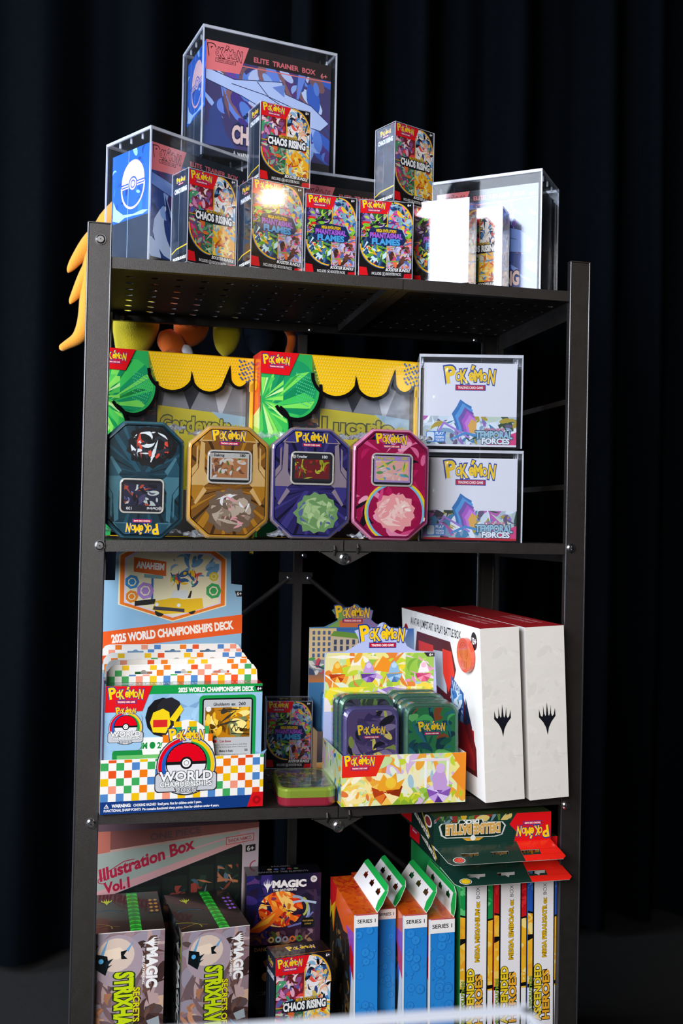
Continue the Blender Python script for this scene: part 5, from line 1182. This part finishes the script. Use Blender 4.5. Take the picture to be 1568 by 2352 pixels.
def flame_box():
    w, d, h = .1200, .044, .2250; root = thing('tall_card_box', 'tall dark box with orange flames and white lettering, behind the small red box', 'card game box')
    mb = MB('gloss'); mb.box((0, 0, 0), (w, d, h), '#0e0c14', cols={'T': '#101018'}); f = faces(mb, w, d, h); F = f['front'](); H = F.H
    yb = H - 92
    F.grad(0, yb, 100, H, '#3a2034', '#141838'); F.splash(rect2(0, yb, 34, H), ['#24246a', '#3a2c78', '#1c1c50', '#5a3a78'], 26, 2, 20); F.splash(rect2(66, yb + 20, 100, H - 22), ['#2a2440', '#3a2c48', '#1c1830'], 18, 3, 16)
    F.splash(ell2(46, H - 46, 30, 24, 16), ['#f06a1c', '#f8a838', '#d83a1c', '#fbd070', '#c02818', '#8a3a5a', '#f4842a'], 70, 5, 15, dirn=2.6)
    F.poly([(2, H - 74), (20, H - 60), (44, H - 44), (50, H - 50), (34, H - 66), (18, H - 76)], '#f07020'); F.poly([(6, H - 72), (24, H - 60), (40, H - 50), (30, H - 64)], '#fbb43a')
    F.splash([(46, H - 70), (58, H - 70), (60, H - 40), (50, H - 36)], ['#f0a028', '#3a2440', '#c8701c', '#5a3058', '#e8c040'], 26, 8, 7)
    F.stroke([(64 + 20 * math.cos(a), H - 50 + 20 * math.sin(a)) for a in [R(-60 + 13 * k) for k in range(13)]], 3.4, '#90a8c8'); F.stroke([(74 + 8 * math.cos(a), H - 44 + 12 * math.sin(a)) for a in [R(-70 + 16 * k) for k in range(10)]], 3, '#b0b85a'); F.stroke([(62, H - 38), (76, H - 36), (94, H - 40)], 3, '#a8c0dc'); F.stroke([(56, H - 70), (74, H - 66), (90, H - 52)], 2.4, '#6a70b0')
    F.splash(rect2(4, yb, 96, yb + 18), ['#5a3a4a', '#8a6a78', '#4a5a2a', '#3a2430', '#a87a5a', '#6a5064'], 46, 9, 12)
    F.walker(28, H - 14, 19, '#f2f2f4'); F.text('MAGIC', 57, H - 17, 8.5, '#f2f2f4', w=46, off=.06); F.text('THE GATHERING', 51, H - 22, 2.8, '#e8e8ea', w=32, off=.03)
    F.circ(90, H - 8, 4.4, '#e4e4e8'); F.text('13+', 90, H - 9.6, 3.4, '#16161c', w=5)
    for i, c in enumerate(('#e0c07a', '#a8c8dc', '#a898a8', '#e07038', '#4a8a3a')): F.circ(34 + i * 9.5, yb + 6, 4, c); F.circ(34 + i * 9.5, yb + 6, 2, '#4a3430', n=8)
    F.poly([(74, yb + 20), (92, yb + 20), (92, yb + 28), (90, yb + 33), (76, yb + 33), (74, yb + 28)], '#141014'); F.text('FEATURING', 83, yb + 28, 1.8, '#b8983a', w=14); F.text('CARDS', 83, yb + 24, 1.8, '#b8983a', w=9)
    F.rect(0, 0, 100, yb, '#0c0a0e'); F.text('DANCE OF THE ELEMENTS', 50, yb - 8, 4.4, '#b89a6a', w=76, off=.03); F.poly([(24, yb - 22), (30, yb - 18), (34, yb - 34), (28, yb - 30)], '#8a4a28'); F.circ(28, yb - 42, 6, '#a8784a', n=10); F.text('CONTENTS', 34, yb - 66, 5, '#6a6468', w=40)
    T = f['top'](); T.rect(0, 0, 100, T.H, '#101018'); T.text('DANCE OF THE ELEMENTS', 50, 8, 5.5, '#8a8890', w=68, off=.02); T.text('MAGIC', 50, 30, 4.5, '#8a8890', w=26)
    for i, c in enumerate(('#b8a88a', '#5a78c0', '#5a6aa0', '#b04a5a', '#6a8a5a')): T.circ(33 + i * 9, 21, 3.2, c)
    mb.build('carton', root); return place(root, .2631, .170, Z4, -.011)
flame_box()
bundle('dark-topped red small box low down, in front of the flame box', 'chaos', .2865, .022, Z4, .130, .0885, .048, .1545, seed=10, mat='gloss', sleeve=False)

# four blue boxes with green hang tabs
def series_box(label, x, y, w, d, h, t, r, seed, ta=54):
    root = thing('hanging_box', label, 'card game box', 'blue boxes with green hang tabs')
    mb = MB('gloss'); mb.box((0, 0, 0), (w, d, h), '#2a8ad8', cols={'T': '#e8581c', 'l': '#e8eef2', 'r': '#2a2a30', 'B': '#d8d8d8'})
    f = faces(mb, w, d, h); F = f['front'](); H = F.H
    F.grad(0, 0, 100, H, '#2f95e6', '#1f7ed2'); rn = random.Random(seed)
    for i in range(34):
        a, b, q = rn.uniform(8, 92), rn.uniform(4, H - 100 * .56), rn.choice((5, 7, 17, 19)); 
        F.circ(a, b, q if 0 < a - q and a + q < 100 else 5, '#1f74c4', n=14); F.circ(a, b, (q if 0 < a - q and a + q < 100 else 5) * .86, '#2b8cdc', n=14); F.poly([(a - q * .2, b - q * .3), (a + q * .25, b - q * .1), (a, b + q * .3)], '#1f78c8')
    for k in range(3): F.poly([(20 + 22 * k, H - 70), (44 + 20 * k, H - 66), (60 + 8 * k, H * .4), (30 + 16 * k, H * .15)], '#2384d4') if False else None
    F.rect(0, H - 52, 100, H, '#f4f2f2'); F.rect(0, H - 3, 100, H, '#d8341c'); F.text('SERIES 1', 52, H - 34, 14, '#141418', w=76, off=.02); F.rect(0, 0, 7, H, '#e6ecf2')
    T = f['top'](); TH = T.H
    T.splash(rect2(0, 0, 100, TH), ['#ee6a14', '#e8541c', '#f07a18', '#e04a20'], 60, seed + 1, 30, base='#ee6216'); T.splash(rect2(0, TH * .55, 100, TH), ['#d8381c', '#e0441c', '#cc3018'], 40, seed + 2, 30)
    for i in range(30): 
        a, b = rn.uniform(6, 90), rn.uniform(4, TH - 6); T.circ(a, b, rn.choice((4, 6, 11)), '#d8481a', ry=rn.choice((5, 8)), n=12)
    G = f['left'](); GH = G.H
    G.rect(0, 0, 100, GH, '#2a2620'); G.splash(rect2(5, 0, 84, GH * .75), ['#4a3a24', '#6a5030', '#2a2018', '#8a6a34', '#1c1814', '#3a4a5a'], 60, seed + 5, 12)
    G.poly([(0, GH), (100, GH), (100, GH * .80), (88, GH * .82), (60, GH * .78), (26, GH * .86), (16, GH * .64), (8, GH * .80), (0, GH * .72)], '#f0621c'); G.poly([(0, GH), (30, GH), (26, GH * .90), (6, GH * .80), (0, GH * .84)], '#d81c24'); G.poly([(0, GH * .84), (6, GH * .80), (22, GH * .88), (14, GH * .66), (8, GH * .78), (0, GH * .70)], '#e8c020')
    G.poly([(70, GH * .85), (100, GH * .88), (100, GH * .48), (88, GH * .52), (84, GH * .74)], '#a050c8'); G.poly([(84, GH * .62), (92, GH * .58), (100, GH * .60), (100, GH * .40), (93, GH * .38), (89, GH * .46)], '#3a6ae0')
    G.poly([(92, GH * .60), (100, GH * .62), (100, 0), (82, 0), (86, GH * .30)], '#eef2f6'); G.poly([(85, GH * .78), (100, GH * .72), (100, GH * .56), (85, GH * .64)], '#e01c2c'); G.circ(93, GH * .22, 3, '#2a9a4a', ry=5); G.circ(93, GH * .12, 3, '#d8203a', ry=5)
    mb.build('carton', root)
    # hang tab: hinged on the right top edge, leaning back over the top to the left; white inside, green outside
    tb = MB('card'); L = .150; hh = .0385
    nx, nz = math.cos(R(ta)), math.sin(R(ta))
    def fn(a, b, th): return (w - .0004 + b * nx - th * nz, .002 + a, h + b * nz + th * nx)
    P_ = [(0, 0), (L, 0), (L, hh * .85), (L - .006, hh), (.022, hh), (.010, hh * .86), (0, hh * .35)]
    slots = [[(c - .009, hh * .42), (c + .009, hh * .42), (c + .009, hh * .60), (c + .004, hh * .60), (c, hh * .72), (c - .004, hh * .60), (c - .009, hh * .60)] for c in (.040, .078, .116)]
    tb.slab(P_, slots, fn, .0007, '#14963c', back='#f0eef0', edge='#f4f4f2')
    g = lambda a, b: fn(a, b, .00085)
    tb.face([g(.012, hh * .85), g(.022, hh), g(L - .006, hh), g(L, hh * .86), g(L, hh * .76), g(.020, hh * .76)], '#18a648')
    tb.face([g(0, 0.001), g(0, hh * .35), g(.010, hh * .86), g(.020, hh * .76), g(.020, hh * .30), g(.012, .001)], '#18a648')
    tb.build('hang_tab', root)
    return place(root, x, y, Z4, r, t)
SB = [('first blue box with a green hang tab, beside the small red box', .4010, .004, .0360, .2170), ('second blue box with a green hang tab, recessed and shaded', .4425, .034, .0300, .2120), ('third blue box with a green hang tab', .4745, .004, .0375, .2120), ('fourth blue box with a green hang tab, touching the white spines', .5145, .004, .0405, .2035)]
for i, (lb, x, y, w_, h_) in enumerate(SB): series_box(lb, x, y, w_, .165, h_, .012, .0, 70 + i, 78 if i == 3 else 54)

# three spine-out boxes
def spine_box(label, x, w, name, top, seed):
    h, d = .2775, .26; root = thing('spine_box', label, 'card game box', 'three boxes with white spines')
    mb = MB('gloss'); mb.box((0, 0, 0), (w, d, h), '#f0c030', cols={'T': top[0], 'l': top[1], 'r': top[0]}); F = faces(mb, w, d, h)['front'](); H = F.H
    F.rect(0, 0, 100, H, '#f4b82a'); F.splash(rect2(0, H * .12, 100, H * .72), ['#f8d060', '#f0a82a', '#f6c448', '#fbe08a'], 60, seed, 26)
    F.rect(0, H * .72, 100, H, top[0]); F.splash(rect2(0, H * .72, 100, H), [top[1], top[0], top[2]], 40, seed + 1, 22)
    F.poly([(0, H * .725), (18, H * .715), (18, H * .725), (0, H * .735)], '#101012'); F.poly([(80, H * .69), (100, H * .695), (100, H * .705), (80, H * .70)], '#101012'); F.poly([(80, H * .70), (100, H * .705), (100, H * .73), (80, H * .73)], top[0])
    F.poly([(0, H * .57), (18, H * .585), (18, H * .605), (0, H * .605)], '#101012')
    F.rect(0, 0, 100, H * .315, '#f2f0f4'); F.poly([(0, H * .315), (100, H * .325), (100, H * .345), (0, H * .335)], '#101012')
    F.rect(15, 0, 85, H, '#121214'); F.rect(20, 0, 81, H, '#f0eef2')
    F.text('MEGA ' + name, 59, H * .617, 12.5, '#e8b81c', w=H * .285, off=.04, rot=90, out=[(.045, '#141414')]); F.text('ex', 59, H * .783, 12, '#e8b81c', w=H * .032, off=.04, rot=90, out=[(.05, '#141414')]); F.text('BOX', 59, H * .848, 11, '#2a2c30', w=H * .062, off=-.005, rot=90)
    F.text('MEGA EVOLUTION', 14, H * .25, 8.5, '#9ab83a', w=H * .25, off=.03, rot=90, out=[(.05, '#101010')])
    F.text('ASCENDED', 42, H * .285, 20, '#f6d42a', w=H * .31, off=.04, rot=90, out=[(.06, '#101010')]); F.text('HEROES', 68, H * .27, 20, '#f4b028', w=H * .27, off=.04, rot=90, out=[(.06, '#101010')])
    mb.build('carton', root); return place(root, x, .012, Z4, 0, .012)
spine_box('white-spined box with green side borders, leftmost of the three white spines', .5665, .0515, 'MEGANIUM', ('#189048', '#2fae60', '#5ac87a'), 3)
spine_box('white-spined box with red side borders, between the green and blue ones', .6205, .0515, 'EMBOAR', ('#c81820', '#e03038', '#a81018'), 4)
spine_box('white-spined box with blue side borders, nearest the right post', .6745, .0515, 'FERALIGATR', ('#2858b8', '#3f7ad8', '#6aa0e8'), 5)

# two boxes lying on top, printed upside down
def deck_box(label, x, y, z, r, w, d, h, fl, disc, seed):
    root = thing('deck_box', label, 'card game box', 'two dark green boxes lying on the spines')
    mb = MB('gloss'); mb.box((0, 0, 0), (w, d, h), '#16302a', cols={'T': '#3a4a2a', 'l': '#122a24'}); f = faces(mb, w, d, h)
    def panel(F, x0, x1, flip=True):
        H = F.H
        F.rect(0, 0, 100, H, '#14352c')
        for k in range(14): F.rect(0, H * k / 14, 100, H * (k + .4) / 14, '#183c32')
        F.splash(rect2(0, H * .78, 66, H), ['#5a7a3a', '#c8a030', '#8a3028', '#2a4a34', '#d8c070', '#6a8a98'], 30, seed, 9)
        F.poly([(68, 0), (100, 0), (100, H), (70, H), (64, H * .62), (70, H * .35)], '#e2141c')
    F = f['front'](); H = F.H; panel(F, 0, 100)
    F.poly([(4, H * .66), (6, H * .76), (20, H * .76), (21, H * .86), (41, H * .86), (42, H * .76), (58, H * .74), (61, H * .60), (58, H * .28), (52, H * .22), (10, H * .24), (6, H * .34)], '#c8d0cc'); F.poly([(5.5, H * .66), (7, H * .74), (21, H * .74), (22, H * .84), (40, H * .84), (41, H * .74), (57, H * .72), (59.5, H * .60), (57, H * .30), (51, H * .25), (11, H * .27), (7.5, H * .36)], '#10281f')
    F.text('DELUXE BATTLE', 33, H * .68, H * .30, '#d8a858', w=46, off=.06, rot=180, out=[(.05, '#f0e8d8')]); F.text('DECK', 31, H * .84, H * .12, '#e8ece8', w=14, off=.06, rot=180)
    F.poly([(24, H * .22), (42, H * .22), (38, H * .12), (28, H * .12)], '#d8a030'); F.circ(33, H * .22, 2.2, '#e8e8e0', ry=2.2)
    F.logo(84, H * .46, 26, rot=180)
    L = f['left'](); L.rect(0, 0, 100, L.H, '#122a24'); L.poly([(0, L.H), (34, L.H), (34, L.H * .1), (0, L.H * .05)], '#d8141c'); L.logo(17, L.H * .62, 26); L.text('DELUXE BATTLE', 62, L.H * .34, L.H * .16, '#e8e8e0', w=50, off=.05, rot=-14, out=[(.05, '#8a6a30')]); L.circ(84, L.H * .70, 11, '#d8d8d0', ry=L.H * .2); L.circ(84, L.H * .70, 8, '#7a2a28', ry=L.H * .15); L.stroke([(60, L.H), (74, L.H * .6), (90, L.H * .2)], 2.4, '#c8a030')
    mb.build('carton', root)
    # front flap with three slots, folding out and down
    tb = MB('gloss'); a = R(fl)
    fn = lambda u, v, t: (u, -v * math.cos(a) + t * math.sin(a), .0006 - v * math.sin(a) - t * math.cos(a))
    fl_ = .040
    P_ = [(0, 0), (.012, fl_ * .86), (.020, fl_), (w + .004, fl_), (w + .010, fl_ * .86), (w, 0)]
    eu = lambda cx: [(cx - .014, fl_ * .46), (cx + .014, fl_ * .46), (cx + .012, fl_ * .60), (cx + .004, fl_ * .60), (cx + .001, fl_ * .70), (cx - .003, fl_ * .60), (cx - .013, fl_ * .60)]
    tb.slab([(p_[0], p_[1]) for p_ in P_][::-1], [eu(w * .27), eu(w * .52), eu(w * .78)], fn, .0007, '#14352c', back='#e8e4dc', edge='#f0ece4')
    red = [(w * .70, 0), (w, 0), (w + .010, fl_ * .86), (w + .004, fl_), (w * .70, fl_)]
    for poly in (clip([(u, v) for u, v in red], rect2(0, 0, 1, fl_ * .45)), clip(red, rect2(0, fl_ * .71, 1, 1)), clip(red, rect2(w * .78 + .0145, fl_ * .44, 1, fl_ * .72)), clip(red, rect2(0, fl_ * .44, w * .78 - .0145, fl_ * .72))):
        if poly: tb.face([fn(u, v, -.0002) for u, v in poly], '#ee2418')
    for rr, c in ((.0095, '#e0e0d8'), (.0082, '#20201c'), (.0072, disc)): tb.face([fn(.030 + rr * math.cos(t_), fl_ * .78 + rr * .62 * math.sin(t_), -.0003 - .0001 * (10 - rr * 1000)) for t_ in [2 * math.pi * k / 20 for k in range(20)]], c)
    tb.build('hang_flap', root)
    return place(root, x, y, z, r)
ZT = Z4 + .2779
deck_box('lower dark green deck box with a red end, its yellow disc on the flap', .5290, .006, ZT + .0008, .02, .1880, .150, .0370, 27, '#e8c020', 21)
deck_box('upper dark green deck box printed upside down, its flap disc red', .5120, -.012, ZT + .0384, .02, .1860, .160, .0425, 27, '#d03a20', 22)

# ------------------------------------------------------------------ table and blurred clear case in the foreground
tb = MB('table'); tb.box((-.25, -1.30, .50), (.60, -.90, .52)); tbo = tb.build('top')
tr_ = thing('display_table', 'low black table in front of the rack, under the blurred clear case', 'table'); tbo.parent = tr_
for x_, y_ in ((-.24, -1.29), (.57, -1.29), (-.24, -.93), (.57, -.93)):
    m_ = MB('table'); m_.box((x_, y_, 0), (x_ + .025, y_ + .025, .50)); m_.build('leg', tr_)
fc = thing('acrylic_case', 'out-of-focus clear case edge at the very bottom, nearest the viewer', 'display case')
mb = MB('acrylic'); w_, d_, h_ = .34, .20, .166
for a_, b_ in (((0, 0, 0), (w_, .004, h_)), ((0, d_ - .004, 0), (w_, d_, h_)), ((0, .004, 0), (.004, d_ - .004, h_)), ((w_ - .004, .004, 0), (w_, d_ - .004, h_))): mb.box(a_, b_)
for a_, b_ in (((0, 0, h_ - .001), (w_, .0035, h_ + .0002)), ((0, d_ - .0095, h_ - .001), (w_, d_, h_ + .0004)), ((0, .004, h_ - .001), (.004, d_ - .004, h_ + .0003)), ((w_ - .0045, .004, h_ - .001), (w_, d_ - .004, h_ + .0004))): mb.box(a_, b_, mat='rim')
mb.build('shell', fc)
place(fc, .2595 - .34, -.9505 - .20, .5205, -.045)
fc.location = (.2585 - .34 * math.cos(.045) - .20 * math.sin(.045) , -.9515 + .34 * math.sin(.045) - .20 * math.cos(.045), .5205)
